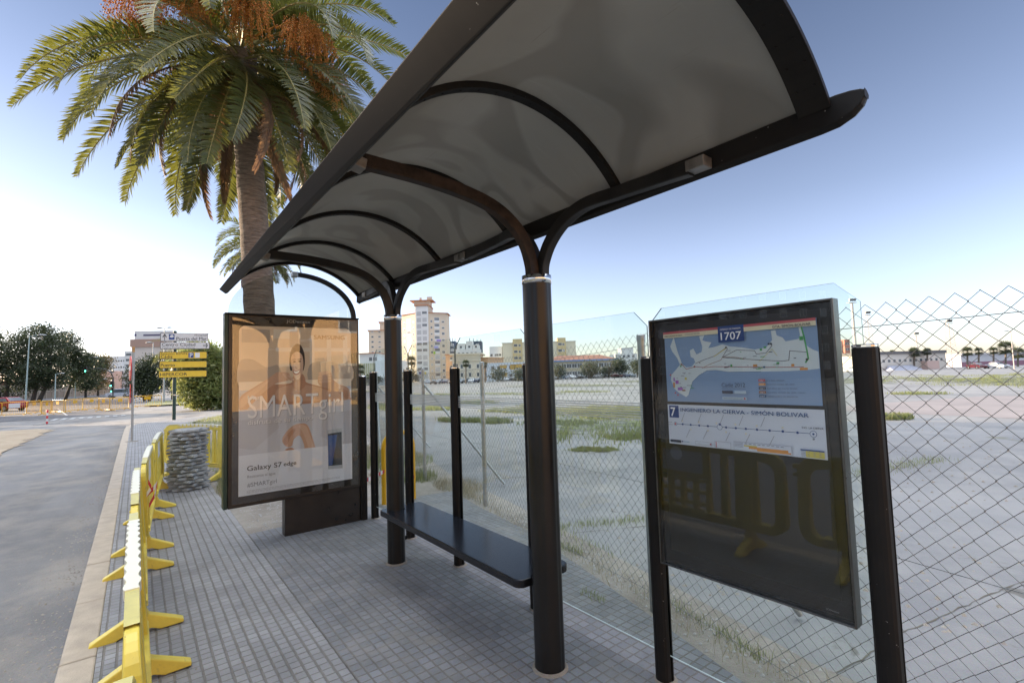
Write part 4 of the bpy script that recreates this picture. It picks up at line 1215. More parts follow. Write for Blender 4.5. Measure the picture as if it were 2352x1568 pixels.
# ================================================================== PALM
def frond_mesh(name, length, droop, seed, m, parent, width=.42, dry=False, twist=0.0, dens=62):
    "feather leaf along +x, arching downward; rachis and two rows of leaflets"
    rnd = np.random.RandomState(seed)
    n = 26
    t = np.linspace(0, 1, n)
    ang = -droop * t ** 1.3
    ds = length / (n - 1)
    x = np.concatenate([[0], np.cumsum(np.cos(ang[:-1]) * ds)]); z = np.concatenate([[0], np.cumsum(np.sin(ang[:-1]) * ds)])
    yb = .10 * length * np.sin(t * 1.5) * rnd.uniform(-1, 1) * .6
    P = np.stack([x, yb, z], 1)
    V = []; F = []; MI = []
    # rachis: flattened 3-sided tube
    for i in range(n):
        w = .030 * (1 - t[i]) ** .7 + .004
        T_ = np.array([cos(ang[i]), 0, sin(ang[i])]); Nn = np.array([-sin(ang[i]), 0, cos(ang[i])])
        V += [P[i] + np.array([0, w, 0]), P[i] - Nn * w * .8, P[i] - np.array([0, w, 0]), P[i] + Nn * w * .3]
    for i in range(n - 1):
        for k in range(4):
            k2 = (k + 1) % 4
            F.append((4 * i + k, 4 * i + k2, 4 * i + 4 + k2, 4 * i + 4 + k)); MI.append(1)
    for s_ in (-1, 1):
        for j in range(dens):
            u = .10 + .90 * (j + rnd.uniform(-.3, .3)) / dens
            u = min(max(u, .08), .995)
            q = u * (n - 1); i = int(q); f = q - i; i2 = min(i + 1, n - 1)
            b = P[i] * (1 - f) + P[i2] * f
            a_ = ang[i]
            T_ = np.array([cos(a_), 0, sin(a_)]); Nn = np.array([-sin(a_), 0, cos(a_)]); S = np.array([0, s_, 0.])
            env = min(1, (u - .02) * 5) * (1 - .75 * max(0, (u - .55) / .45) ** 1.6)
            Ln = width * env * rnd.uniform(.85, 1.12)
            fw = .55 + .55 * u + rnd.uniform(-.12, .12)
            if dry: fw += .7; 
            vup = (.42 if not dry else -.2) + rnd.uniform(-.25, .25)
            d = T_ * fw + S * 1.0 + Nn * vup
            d /= np.linalg.norm(d)
            wv = T_ - d * (T_ @ d); wv /= (np.linalg.norm(wv) + 1e-6)
            w = .0165 * rnd.uniform(.8, 1.2) * (length / 3.2) ** .3
            mid = b + d * Ln * .5
            tip = b + d * Ln + np.array([0, 0, -.10 * Ln if not dry else -.3 * Ln])
            o = len(V)
            V += [b - wv * w * .6, b + wv * w * .6, mid + wv * w, mid - wv * w, tip + wv * .001, tip - wv * .001]
            F += [(o, o + 1, o + 2, o + 3), (o + 3, o + 2, o + 4, o + 5)]; MI += [0, 0]
    return npmesh(name, V, F, [m, M['rachis'] if not dry else m], parent, MI)

def palm(name, label, loc, crown, r0, r1, nf, ndry, fl, seed, nclus=0, group=None, lean=(0, 0), dens=62, width=.42, proto=None):
    rnd = random.Random(seed)
    t = thing(name, label, 'palm tree', loc, 0, group)
    top = Vector(crown) - Vector(loc)
    n = 44; mb = MB()
    pts = []; rs = []
    for i in range(n):
        u = i / (n - 1)
        p = Vector((top.x * u + lean[0] * sin(pi * u), top.y * u + lean[1] * sin(pi * u), top.z * u))
        pts.append(p)
        k = r0 + (r1 - r0) * u
        rs.append(k * (1.0 + .03 * (i % 2) + rnd.uniform(-.015, .015)) * (1.0 if u < .86 else 1.0 + (u - .86) * 2.2))
    mb.tube(pts, rs, 22, 0, True, True)
    mb.build('trunk', M['trunk'], t)
    for i in range(nf):
        # golden-angle spiral from upright inner leaves to hanging outer ones
        u = (i + .5) / nf
        az = i * 2.39996 + rnd.uniform(-.15, .15)
        el = R(64) - R(112) * u ** .72 + rnd.uniform(-.10, .10)
        L_ = fl * (.86 + .18 * sin(pi * min(1, u * 1.15))) * rnd.uniform(.92, 1.08)
        dr = el + 1.36 + rnd.uniform(-.18, .14)
        if el > .5: dr = 1.5 + rnd.uniform(-.2, .2)
        o = frond_mesh('frond', L_, dr, seed * 997 + i, M['frond'], t, width, False, 0, dens)
        o.location = top + Vector((cos(az), sin(az), 0)) * (.10 + .10 * u) + Vector((0, 0, .35 - .75 * u))
        o.rotation_euler = Euler((rnd.uniform(-.5, .5), -el, az), 'XYZ')
    for i in range(ndry):
        az = i * 2.39996 * 1.7 + rnd.uniform(-.3, .3)
        el = R(-34) + rnd.uniform(-.35, .25)
        o = frond_mesh('dry_frond', fl * rnd.uniform(.62, .88), 1.1, seed * 131 + i, M['frond_dry'], t, width * .55, True, 0, int(dens * .8))
        o.location = top + Vector((cos(az), sin(az), 0)) * .30 + Vector((0, 0, -.35 - .2 * rnd.random()))
        o.rotation_euler = Euler((rnd.uniform(-.6, .6), -el, az), 'XYZ')
    for i in range(nclus):
        az = R([-128, -92, -20, -48, -160, 5, -70][i % 7]) + rnd.uniform(-.1, .1)
        mbk = MB(); V = []; F = []; MI = []
        cen = Vector((cos(az), sin(az), 0))
        st0 = top + cen * .15 + Vector((0, 0, .25))
        hub = top + cen * (1.35 + .35 * rnd.random()) + Vector((0, 0, .05 + .3 * rnd.random()))
        def seg(a, b, w, mi):
            a, b = Vector(a), Vector(b); d = (b - a).normalized(); s_ = d.cross(Vector((.3, .2, 1))).normalized() * w; s2 = d.cross(s_).normalized() * w
            o = len(V)
            V.extend([a - s_, a + s_, a + s2, b - s_, b + s_, b + s2]); F.extend([(o, o + 1, o + 4, o + 3), (o + 1, o + 2, o + 5, o + 4), (o + 2, o, o + 3, o + 5)]); MI.extend([mi] * 3)
        for k in range(5):
            seg(st0 + (hub - st0) * k / 5, st0 + (hub - st0) * (k + 1) / 5 + Vector((0, 0, .06 * sin(pi * (k + 1) / 5))), .022, 1)
        for k in range(115):
            a2 = rnd.uniform(0, 6.28); rr = rnd.random() ** .5
            e1 = hub + Vector((cos(a2) * rr * .30, sin(a2) * rr * .30, -.10 - .1 * rnd.random())) + cen * .12
            e2 = e1 + Vector((cos(a2) * rr * .16, sin(a2) * rr * .16, -rnd.uniform(.3, .8)))
            seg(hub, e1, .004, 1); seg(e1, e2, .003, 1)
            for q in range(9):
                c = e1 + (e2 - e1) * (q + rnd.random()) / 9 + Vector((rnd.uniform(-.03, .03), rnd.uniform(-.03, .03), 0))
                s_ = rnd.uniform(.012, .019); o = len(V)
                V.extend([c + Vector((s_, 0, 0)), c + Vector((0, s_, 0)), c + Vector((-s_, 0, 0)), c + Vector((0, -s_, 0)), c + Vector((0, 0, s_ * 1.2)), c + Vector((0, 0, -s_ * 1.2))])
                for a_, b_, c_ in ((0, 1, 4), (1, 2, 4), (2, 3, 4), (3, 0, 4), (1, 0, 5), (2, 1, 5), (3, 2, 5), (0, 3, 5)):
                    F.append((o + a_, o + b_, o + c_)); MI.append(0)
        # triangles and quads: split quads
        T3 = []; M3 = []
        for f, mi in zip(F, MI):
            if len(f) == 3: T3.append(f); M3.append(mi)
            else: T3 += [(f[0], f[1], f[2]), (f[0], f[2], f[3])]; M3 += [mi, mi]
        npmesh('fruit_cluster', [tuple(v) for v in V], T3, [M['dates'], pm('date_stalk', (.62, .30, .05), .5)], t, M3)
    return t
palm('palm_tree', 'large date palm with orange fruit clusters rising behind the bus shelter', (2.02, 10.5, -.03), (1.54, 10.5, 8.1), 0.30, .225, 84, 16, 3.6, 3, 7, lean=(.06, 0), dens=88, width=.45)
p2_ = spot(590, 17.5)
tp2 = at(595, 575, 17.5)
palm('palm_tree', 'second date palm mostly hidden behind the trunk of the large palm', p2_, (tp2.x, tp2.y, tp2.z + .2), .27, .22, 46, 8, 1.55, 11, 0, dens=46, width=.32)

# ================================================================== FENCE
fpts = [(1.70, -2.75), (2.23, -.35), (2.794, 2.117), (3.445, 5.065), (3.60, 6.96), (4.72, 11.6), (6.2, 17.6), (7.8, 24.0)]
FH = [1.80, 1.80, 1.80, 1.71, 1.68, 1.66, 1.66, 1.66]
fe = thing('chain_link_fence', 'grey chain link fence on galvanised posts between the shelter and the vacant lot', 'fence', (3.0, 3.0, 0))
def Wf(o): o.location = (-3.0, -3.0, 0); return o
for i, (x, y) in enumerate(fpts):
    if i in (0, 1): pass
    zb_ = gz(x, y)
    mb = MB(); mb.tube([(x, y, zb_ - .05), (x, y, zb_ + FH[i] + .05)], .027, 18)
    o = Wf(mb.build('post', M['zinc'], fe))
    MB().lathe([(.031, 0), (.031, .035), (.026, .046), (0, .05)], 18, 0, (x, y, zb_ + FH[i] + .015)).build('post_cap', M['zinc'], o)
for a, b in (((3.60, 6.96, 1.50), (4.275, 5.774, 0)), ((4.72, 11.6, 1.42), (5.36, 10.078, -.03)), ((2.72, 1.8, 1.1), (3.42, 1.45, 0)), ((4.72, 11.6, 1.42), (4.3, 10.4, 0.0))):
    mb = MB(); mb.tube([a, b], .019, 12); Wf(mb.build('brace', M['zinc'], fe))
def chain(p, q, hp, hq, rw, dw=.0385, dh=.0375):
    p = np.array(p, float); q = np.array(q, float); Ld = np.linalg.norm(q - p); d = (q - p) / Ld; nrm = np.array([d[1], -d[0]])
    nw = int(Ld / dw); nz = int(1.80 / dh)
    Vs = []; Fs = []; base = 0
    k = np.arange(nw)[:, None]; j = np.arange(nz + 1)[None, :]
    s = (k + ((j + k) % 2)) * dw
    top = (hp + (hq - hp) * s / Ld) + gz(*((p + q) / 2))
    z = top - 1.765 + .03 + j * dh * (hp / 1.80)
    off = np.where((j % 2) == 0, .0022, -.0022) * np.where((k % 2) == 0, 1, -1) + .010 * np.sin(s * 2.1 + z * 3)
    s = s + .003 * np.sin(z * 9 + k)
    X = p[0] + d[0] * s + nrm[0] * off; Y = p[1] + d[1] * s + nrm[1] * off
    Pn = np.stack([X, Y, z], -1)                                  # nw, nz+1, 3
    dirs = np.array([[d[0] * .7, d[1] * .7, .7], [nrm[0], nrm[1], 0], [-d[0] * .7, -d[1] * .7, -.7], [-nrm[0], -nrm[1], 0]])
    # section offsets: in-plane normal flips with the zigzag, use 4-point cross
    dirs = np.array([[d[0], d[1], 0], [nrm[0], nrm[1], 0], [-d[0], -d[1], 0], [-nrm[0], -nrm[1], 0]]) * np.array([[1.25], [1], [1.25], [1]])
    V = Pn[:, :, None, :] + dirs[None, None] * rw
    V = V.reshape(-1, 3)
    idx = np.arange(nw * (nz + 1) * 4).reshape(nw, nz + 1, 4)
    a = idx[:, :-1, :]; b = idx[:, 1:, :]
    F = np.stack([a, np.roll(a, -1, 2), np.roll(b, -1, 2), b], -1).reshape(-1, 4)
    return V, F
V = []; F = []; o_ = 0
for i in range(len(fpts) - 1):
    far = i >= 4
    a, b = chain(fpts[i], fpts[i + 1], FH[i], FH[i + 1], .0014 if not far else .0016, .0385, .0375)
    V.append(a); F.append(b + o_); o_ += len(a)
Wf(npmesh('wire_mesh', np.concatenate(V), np.concatenate(F), M['fencewire'], fe, smooth=True))
for hh in (-.02, -.97, -1.70):
    mb = MB()
    for i in range(len(fpts) - 1):
        (x0, y0), (x1, y1) = fpts[i], fpts[i + 1]
        za, zb_ = gz(x0, y0) + FH[i] + hh, gz(x1, y1) + FH[i + 1] + hh
        pts = [(x0 + (x1 - x0) * t / 8 + .004, y0 + (y1 - y0) * t / 8, za + (zb_ - za) * t / 8 - .012 * sin(pi * t / 8)) for t in range(9)]
        mb.tube(pts, .0017, 5, caps=False)
    Wf(mb.build('tension_wire', M['fencewire'], fe))

# ================================================================== HOOP AND TAPE
hp = thing('hoop_bollard', 'yellow painted steel hoop standing behind the shelter glass beside the weeds', 'hoop', (2.71, 5.965, 0))
pth = [(-.205, 0, 0), (-.205, 0, .70)] + [(-.205 + .16 - .16 * cos(pi / 2 * k / 8), 0, .70 + .19 * sin(pi / 2 * k / 8)) for k in range(1, 9)] + [(.205 - .16 + .16 * sin(pi / 2 * k / 8), 0, .70 + .19 * cos(pi / 2 * k / 8)) for k in range(0, 9)] + [(.205, 0, 0)]
MB().tube(pth, .029, 18).build('tube', M['yel_paint'], hp)
for s_ in (-1, 1): MB().lathe([(.05, 0), (.045, .008), (.03, .012)], 16, 0, (.205 * s_, 0, 0)).build('ground_collar', M['dirt'], hp)
strip('barrier_tape', [(2.13, 5.58, .43), (2.3, 5.75, .42), (2.50, 5.93, .43)], .045, 'red and white tape stretched from the advertising case to the yellow hoop', .05)
strip('barrier_tape', [(2.86, 5.93, .80), (2.855, 5.92, .62), (2.875, 5.93, .50), (2.86, 5.92, .40), (2.89, 5.93, .28)], .05, 'red and white tape hanging crumpled inside the yellow hoop', .05, (1, 0, .2))

# ================================================================== GRASS
def blades(name, areas, m, hmin, hmax, w, zoff=-.02, curl=.5):
    "areas: (fn -> x,y , count)"
    V = []; F = []
    for fn, n in areas:
        for _ in range(n):
            x, y = fn(); z = gz(x, y) + zoff
            h = random.uniform(hmin, hmax); a = random.uniform(0, 6.28); b = random.uniform(0, 6.28); l = h * random.uniform(.1, curl)
            dx, dy = cos(a) * w, sin(a) * w
            o = len(V)
            V += [(x - dx, y - dy, z), (x + dx, y + dy, z), (x + dx * .6 + cos(b) * l * .4, y + dy * .6 + sin(b) * l * .4, z + h * .6), (x - dx * .6 + cos(b) * l * .4, y - dy * .6 + sin(b) * l * .4, z + h * .6), (x + cos(b) * l, y + sin(b) * l, z + h), (x + cos(b) * l + .0005, y + sin(b) * l, z + h)]
            F += [(o, o + 1, o + 2, o + 3), (o + 3, o + 2, o + 5, o + 4)]
    return tag(npmesh(name, V, F, m), kind='stuff')
def blob(cx, cy, rx, ry, ang=0):
    def f():
        a = random.uniform(0, 6.28); r_ = random.random() ** .6
        u, v = cos(a) * r_ * rx, sin(a) * r_ * ry
        return cx + u * cos(ang) - v * sin(ang), cy + u * sin(ang) + v * cos(ang)
    return f
def along(p, q, sig):
    def f():
        t = random.random()
        return p[0] + (q[0] - p[0]) * t + random.gauss(0, sig), p[1] + (q[1] - p[1]) * t + random.gauss(0, sig)
    return f
def lotpt(x, y):
    p = spot(x, 5); d = ray(x, y); t = (0 - CAM_P.z) / d.z
    p = CAM_P + d * t
    for _ in range(4):
        t = (gz(p.x, p.y) - .03 - CAM_P.z) / d.z; p = CAM_P + d * t
    return p
def pix_patch(x, y, w, h):
    "ellipse of lot ground that shows at photo column x, row y"
    c = lotpt(x, y); l = lotpt(x - w, y); t = lotpt(x, y - h)
    return c, (c - l), (t - c)
patches = [(1400, 958, 165, 22), (1400, 948, 90, 10), (1290, 972, 60, 5), (1130, 970, 40, 3), (1180, 945, 60, 3), (1050, 968, 40, 2.5), (990, 940, 50, 3), (1280, 885, 120, 3.5), (1450, 876, 70, 2), (1365, 1034, 50, 4), (1090, 925, 45, 3), (1190, 905, 80, 2.4), (1010, 905, 60, 2), (1430, 1005, 40, 5),
           (2050, 962, 42, 3.0), (2250, 871, 130, 9), (2100, 868, 120, 6), (1990, 872, 60, 7), (2330, 868, 90, 10), (1330, 900, 60, 2), (1230, 935, 40, 2.4), (2110, 905, 60, 1.8), (880, 935, 30, 6)]
gb = MB(); GA = []; EDGE = []
for (x, y, w, h) in patches:
    c, a, b = pix_patch(x, y, w, h)
    n = 40; ring = []
    ph = [random.uniform(0, 6.28) for _ in range(4)]
    for k in range(n):
        t = 2 * pi * k / n
        r_ = 1 + .22 * sin(3 * t + ph[0]) + .15 * sin(5 * t + ph[1]) + .12 * sin(9 * t + ph[2]) + random.uniform(-.08, .08)
        p = c + a * (cos(t) * r_) + b * (sin(t) * r_)
        ring.append((p.x, p.y, gz(p.x, p.y) - .022))
    inner = [(c.x + (q[0] - c.x) * .6, c.y + (q[1] - c.y) * .6, q[2] + .004) for q in ring]
    vs = ring + inner + [(c.x, c.y, gz(c.x, c.y) - .012)]
    fs = []
    for k in range(n):
        fs.append((k, (k + 1) % n, n + (k + 1) % n, n + k)); fs.append((n + k, n + (k + 1) % n, 2 * n))
    gb.add(vs, fs); EDGE += [0.0] * n + [1.0] * n + [1.0]
    dist = hypot(c.x, c.y)
    cnt = int(min(5200, 1.2e5 * (w * h) / 5000 / max(1, dist / 9)))
    subs = []
    for q in range(34):
        t = random.uniform(0, 6.28); r_ = random.random() ** .5 * 1.1
        subs.append((cos(t) * r_, sin(t) * r_, random.uniform(.03, .20), random.uniform(.03, .16)))
    def f(c=c, a=a, b=b, subs=subs):
        u, v, su, sv_ = random.choice(subs)
        p = c + a * (u + random.gauss(0, su)) + b * (v + random.gauss(0, sv_)); return p.x, p.y
    GA.append((f, cnt, dist))
go_ = tag(gb.build('grass_patches', M['patch']), kind='stuff')
ea = go_.data.attributes.new('edge', 'FLOAT', 'POINT'); ea.data.foreach_set('value', EDGE)
blades('grass', [(f, n) for f, n, d in GA if d < 16], M['grass'], .015, .07, .004)
blades('grass', [(f, n) for f, n, d in GA if d >= 16], M['grass'], .06, .20, .012)
near = [(along((2.86, 1.75), (2.95, 2.1), .03), 90), (along((2.75, 1.35), (2.85, 1.7), .03), 160), (along((3.3, 2.9), (3.5, 3.9), .06), 160), (along((3.45, 3.9), (5.2, 2.9), .06), 900), (along((8.3, 2.6), (10.5, 2.1), .12), 900),
        (blob(2.6, 2.5, .05, .12), 120), (blob(3.15, 3.3, .06, .2), 160)]
blades('grass', near, M['grass'], .02, .085, .0022)
weeds = [(blob(3.75, 6.2, .32, .55), 1500), (blob(3.55, 5.6, .12, .4), 300), (along((3.5, 5.2), (3.1, 3.4), .07), 260), (along((3.15, 3.3), (2.6, 1.0), .06), 300), (blob(3.2, 7.6, .6, .5), 900)]
blades('dry_grass', weeds, M['grass_dry'], .02, .13, .0020, -.02, .9)
blades('grass', [(blob(3.55, 7.2, .35, .4), 900), (blob(3.9, 9.0, .8, 1.0), 2200), (blob(1.6, 9.6, .55, 1.2), 1600), (blob(1.5, 13, .7, 3), 2200), (blob(3.0, 25.5, 1.0, 5.5, -.25), 4200), (blob(1.15, 8.6, .2, .5), 250)], M['grass'], .03, .16, .004)
blades('dry_grass', [(blob(1.2, 8.3, .25, .5), 700), (blob(2.3, 13, 1.2, 6), 2500), (blob(4.0, 9.8, .6, 1.6), 1800)], M['grass_dry'], .03, .2, .0035, -.02, .9)
def lotspot():
    t = random.random() ** 1.6
    d_ = 3.2 + 38 * t; a_ = random.uniform(R(22), R(84))
    return d_ * sin(a_) + .8, d_ * cos(a_)
def lotq():
    while True:
        x, y = lotspot()
        if x > 3.4 + .22 * (y - 5) + (.0 if y > 2 else -.5): return x, y
tag(pebbles('lot_gravel', lotq, 2600, .006, .03, M['dirt'], -.034), kind='stuff')
# cracks of the slab joints in the lot
ck = MB()
for pts in ([(3.35, 3.75), (4.4, 3.2), (5.6, 2.7), (8.4, 2.6), (11, 1.9)], [(2.95, 1.1), (3.6, 1.0), (4.43, .81), (5.24, .62), (6.4, .35)], [(4.2, 6.5), (6.0, 5.4), (8.5, 4.9), (13, 3.9)], [(20, 5.8), (26, 4.6), (40, 2)], [(5.0, 9.5), (9, 8.3), (15, 7.5)]):
    L_, Rr = [], []
    q = []
    for i in range(len(pts) - 1):
        for k in range(10):
            t = k / 10; q.append((pts[i][0] + (pts[i + 1][0] - pts[i][0]) * t + random.gauss(0, .007), pts[i][1] + (pts[i + 1][1] - pts[i][1]) * t + random.gauss(0, .007)))
    for i in range(len(q) - 1):
        d = Vector((q[i + 1][0] - q[i][0], q[i + 1][1] - q[i][1])).normalized(); w = random.uniform(.001, .005) * (1 + hypot(*q[i]) / 12)
        L_.append((q[i][0] - d.y * w, q[i][1] + d.x * w, gz(*q[i]) - .030)); Rr.append((q[i][0] + d.y * w, q[i][1] - d.x * w, gz(*q[i]) - .030))
    n = len(L_); ck.add(L_ + Rr, [(n + i, n + i + 1, i + 1, i) for i in range(n - 1)])
tag(ck.build('ground_crack', pm('dark_crack_soil', (.12, .11, .085), .95, var=.3, obj=False)), kind='structure')
# ================================================================== TREES
def leaves(name, lobes, n, size, m, parent, seed, flatness=.5, elong=1.0):
    rnd = np.random.RandomState(seed)
    lobes = np.array(lobes, float)
    vol = lobes[:, 3] * lobes[:, 4] * lobes[:, 5]; pr_ = vol ** .67; pr_ /= pr_.sum()
    nc = max(8, n // 22)
    li = rnd.choice(len(lobes), nc, p=pr_)
    d = rnd.normal(size=(nc, 3)); d /= np.linalg.norm(d, axis=1)[:, None]
    r_ = rnd.uniform(.45, 1.05, nc) ** .6
    cc = lobes[li, :3] + d * lobes[li, 3:6] * r_[:, None]
    ci = rnd.randint(0, nc, n)
    cs = size * 3.2
    p = cc[ci] + rnd.normal(size=(n, 3)) * cs * np.array([1, 1, .6])
    a = rnd.normal(size=(n, 3)); a /= np.linalg.norm(a, axis=1)[:, None]
    b = rnd.normal(size=(n, 3)); b -= a * (a * b).sum(1)[:, None]; b /= np.linalg.norm(b, axis=1)[:, None]
    s = size * rnd.uniform(.6, 1.3, n)[:, None]
    u = a * s * elong; v = b * s * flatness
    V = np.stack([p - u, p + v * .9, p + u, p - v * .9], 1).reshape(-1, 3)
    F = np.arange(n * 4).reshape(n, 4)
    return npmesh(name, V, F, m, parent)
def tree(name, label, box, zc, n, leaf, m, seed, group=None, nl=9, trunks=1, depth=.8, tr=.22, cat='tree', elong=1.0, base=None):
    rnd = random.Random(seed)
    x0, x1, y0, y1 = box
    xc = (x0 + x1) / 2 if base is None else base
    g = spot(xc, zc)
    t = thing(name, label, cat, g, 0, group)
    ct = at((x0 + x1) / 2, (y0 + y1) / 2, zc) - g
    hw = (x1 - x0) / 2 * zc / FP; hh = (y1 - y0) / 2 * zc / FP
    rt = Vector((CAM_R.x, CAM_R.y, 0)).normalized(); fw = Vector((CAM_F.x, CAM_F.y, 0)).normalized()
    lob = []
    for i in range(nl):
        a = rnd.uniform(0, 6.28); q = rnd.random() ** .5 * .62
        k = rnd.uniform(.40, .56)
        zz = rnd.uniform(-.75, .62)
        q *= (1 - .35 * abs(zz))
        c = ct + rt * (cos(a) * q * hw) + fw * (sin(a) * q * hw * depth) + Vector((0, 0, zz * hh))
        lob.append((c.x, c.y, c.z, hw * k, hw * k, min(hw, hh) * k * 1.0))
    mb = MB()
    for j in range(trunks):
        off = (j - (trunks - 1) / 2) * tr * 3.0
        b = rt * off
        fk = Vector((ct.x, ct.y, max(.4, ct.z - hh * .55))) + rt * (off * 2.2)
        mb.tube([b, b + (fk - b) * .5 + Vector((rnd.uniform(-.1, .1), rnd.uniform(-.1, .1), 0)), fk], [tr, tr * .8, tr * .62], 9)
        for L_ in lob[j::trunks][:5]:
            e = Vector(L_[:3]); md = fk + (e - fk) * .5 + Vector((0, 0, .12 * (e - fk).length))
            mb.tube([fk, md, e], [tr * .5, tr * .3, tr * .1], 6)
    mb.build('trunk', M['bark'], t)
    leaves('crown', lob, n, leaf, m, t, seed, .55, elong)
    return t
TG = 'street trees along the school wall'
tree('street_tree', 'tall dark street tree at the left edge with a spreading crown over the wall', (-75, 88, 722, 900), 88, 16000, .185, M['leaf_dark'], 1, TG, 14, 2, tr=.34)
tree('street_tree', 'broad dark street tree with forked pale trunks beside the lamp post', (38, 168, 742, 900), 86, 16000, .18, M['leaf_dark'], 2, TG, 14, 2, tr=.36, base=82)
tree('street_tree', 'dark street tree whose upper right branches stick out against the sky', (118, 222, 752, 898), 95, 12000, .18, M['leaf_dark'], 3, TG, 12, 1, tr=.3, base=150)
tree('street_tree', 'lower dark green street tree behind the hanging traffic light', (158, 236, 812, 900), 112, 8000, .20, M['leaf_dark'], 4, TG, 10, 1, tr=.28)
tree('street_tree', 'brownish street tree at the far end of the wall', (196, 254, 812, 898), 126, 4200, .26, M['leaf_brown'], 5, TG, 10, 1, tr=.28)
tree('street_tree', 'street tree just outside the left edge of the view', (-330, -130, 715, 880), 86, 6000, .34, M['leaf_dark'], 6, None, 12, 1, tr=.34)
tree('round_tree', 'wide round dark tree on the median behind the direction signs', (292, 384, 806, 908), 66, 12000, .13, M['leaf_dark'], 7, None, 14, 2, tr=.2)
tree('round_tree', 'second round dark tree on the median, right of the sign post', (368, 425, 806, 906), 70, 7000, .13, M['leaf_dark'], 8, None, 10, 1, tr=.2)
tree('flowering_bush', 'large sunlit bush with narrow leaves left of the advertising case', (404, 534, 788, 930), 36, 15000, .115, M['leaf_bush'], 9, None, 18, 3, tr=.06, cat='bush', elong=1.7)
tree('olive_tree', 'dark rounded tree in front of the long blue-eaved school', (1330, 1380, 826, 864), 150, 2600, .28, M['olive'], 21, 'trees along the far edge of the lot', 8, 2, tr=.2)
tree('olive_tree', 'tall narrow tree between the school and the wire post', (1404, 1440, 822, 864), 150, 2200, .28, M['olive'], 22, 'trees along the far edge of the lot', 8, 1, tr=.2)
tree('olive_tree', 'small tree close to the right of the near roof pole', (1270, 1293, 826, 866), 150, 1500, .26, M['olive'], 23, 'trees along the far edge of the lot', 7, 1, tr=.18)
tree('olive_tree', 'low bushy tree between two taller ones before the school', (1384, 1410, 840, 865), 152, 1200, .26, M['olive'], 24, 'trees along the far edge of the lot', 6, 1, tr=.15)
tree('olive_tree', 'small bushy tree before the white house with mustard squares', (1130, 1158, 846, 872), 140, 1200, .26, M['olive'], 25, 'trees along the far edge of the lot', 6, 1, tr=.15)
tree('olive_tree', 'low tree half hidden by the near roof pole', (1178, 1204, 848, 872), 142, 1000, .26, M['olive'], 26, 'trees along the far edge of the lot', 6, 1, tr=.15)
tree('olive_tree', 'dark tree between the fence post and the information panel', (1447, 1480, 816, 862), 140, 1700, .26, M['olive'], 27, 'trees along the far edge of the lot', 7, 1, tr=.18)
tree('shrub', 'brown-green shrub at the foot of the tall tower', (925, 962, 846, 872), 128, 1500, .24, M['leaf_brown'], 28, None, 7, 1, tr=.1, cat='shrub')
tree('shrub', 'dark hedge-like shrub in front of the low white clinic', (832, 880, 862, 878), 120, 1500, .22, M['leaf_dark'], 29, None, 8, 1, tr=.08, cat='shrub')

# small palms far away
def fan_palm(label, x, yc, zc, r_px, seed, group='palms at the edge of the lot', m=None):
    rnd = random.Random(seed)
    g = spot(x, zc); t = thing('fan_palm', label, 'palm tree', g, 0, group)
    c = at(x, yc, zc) - g; R_ = r_px * zc / FP
    MB().tube([(0, 0, 0), (c.x * .5, c.y * .5, c.z * .5), c], [.24, .2, .2], 9).build('trunk', M['trunk'], t)
    V = []; F = []
    for i in range(46):
        az = i * 2.39996; el = R(75) - R(125) * (i + .5) / 46
        d = Vector((cos(az) * cos(el), sin(az) * cos(el), sin(el))); s_ = d.cross(Vector((0, 0, 1))).normalized(); u = s_.cross(d)
        b = c + d * R_ * .45
        for k in range(9):
            a = R(-62) + R(124) * k / 8
            tip = b + (d * cos(a) + s_ * sin(a)) * R_ * .6 * rnd.uniform(.85, 1.1) + Vector((0, 0, -R_ * .12 * abs(a)))
            w = (s_ * cos(a) - d * sin(a)) * R_ * .045
            o = len(V); V += [b - w * .5, b + w * .5, b + (tip - b) * .5 + w, b + (tip - b) * .5 - w, tip + w * .1, tip - w * .1]
            F += [(o, o + 1, o + 2, o + 3), (o + 3, o + 2, o + 4, o + 5)]
        o = len(V); w = s_ * R_ * .02; V += [c - w, c + w, b + w, b - w]; F.append((o, o + 1, o + 2, o + 3))
    npmesh('crown', [tuple(v) for v in V], F, m or M['olive'], t)
    return t
fan_palm('fan palm with a full round head before the tall tower', 945, 829, 130, 14, 1)
fan_palm('leaning palm before the beige classical building', 1070, 835, 135, 11, 2)
fan_palm('thin palm between the beige building and the mustard house', 1114, 838, 140, 8, 3)
fan_palm('palm rising just left of the low clinic beside the advertising case', 827, 848, 110, 15, 4)
for i, (x, y, r_, lab) in enumerate(((2050, 812, 10, 'smallest palm right of the stadium, standing apart'), (2100, 810, 15, 'first full palm right of the stadium'), (2130, 808, 11, 'slim palm in the middle of the stadium palms'), (2222, 808, 14, 'palm with a wide head before the low pale hall'), (2248, 807, 11, 'short palm beside the wide-headed one'), (2282, 806, 11, 'palm to the left of the big palm pair'), (2310, 800, 20, 'biggest palm of the group at the right edge'), (2338, 812, 17, 'palm at the right edge leaning on the biggest one'))):
    fan_palm(lab, x, y, 128 if i < 7 else 122, r_, 10 + i, 'palms by the sports ground')
pt = spot(432, 60)
ctp = at(432, 806, 60)
palm('palm_tree', 'date palm whose arching fronds show behind the direction signs', pt, ctp, .3, .26, 40, 0, 4.4, 21, 0, dens=34, width=.6)

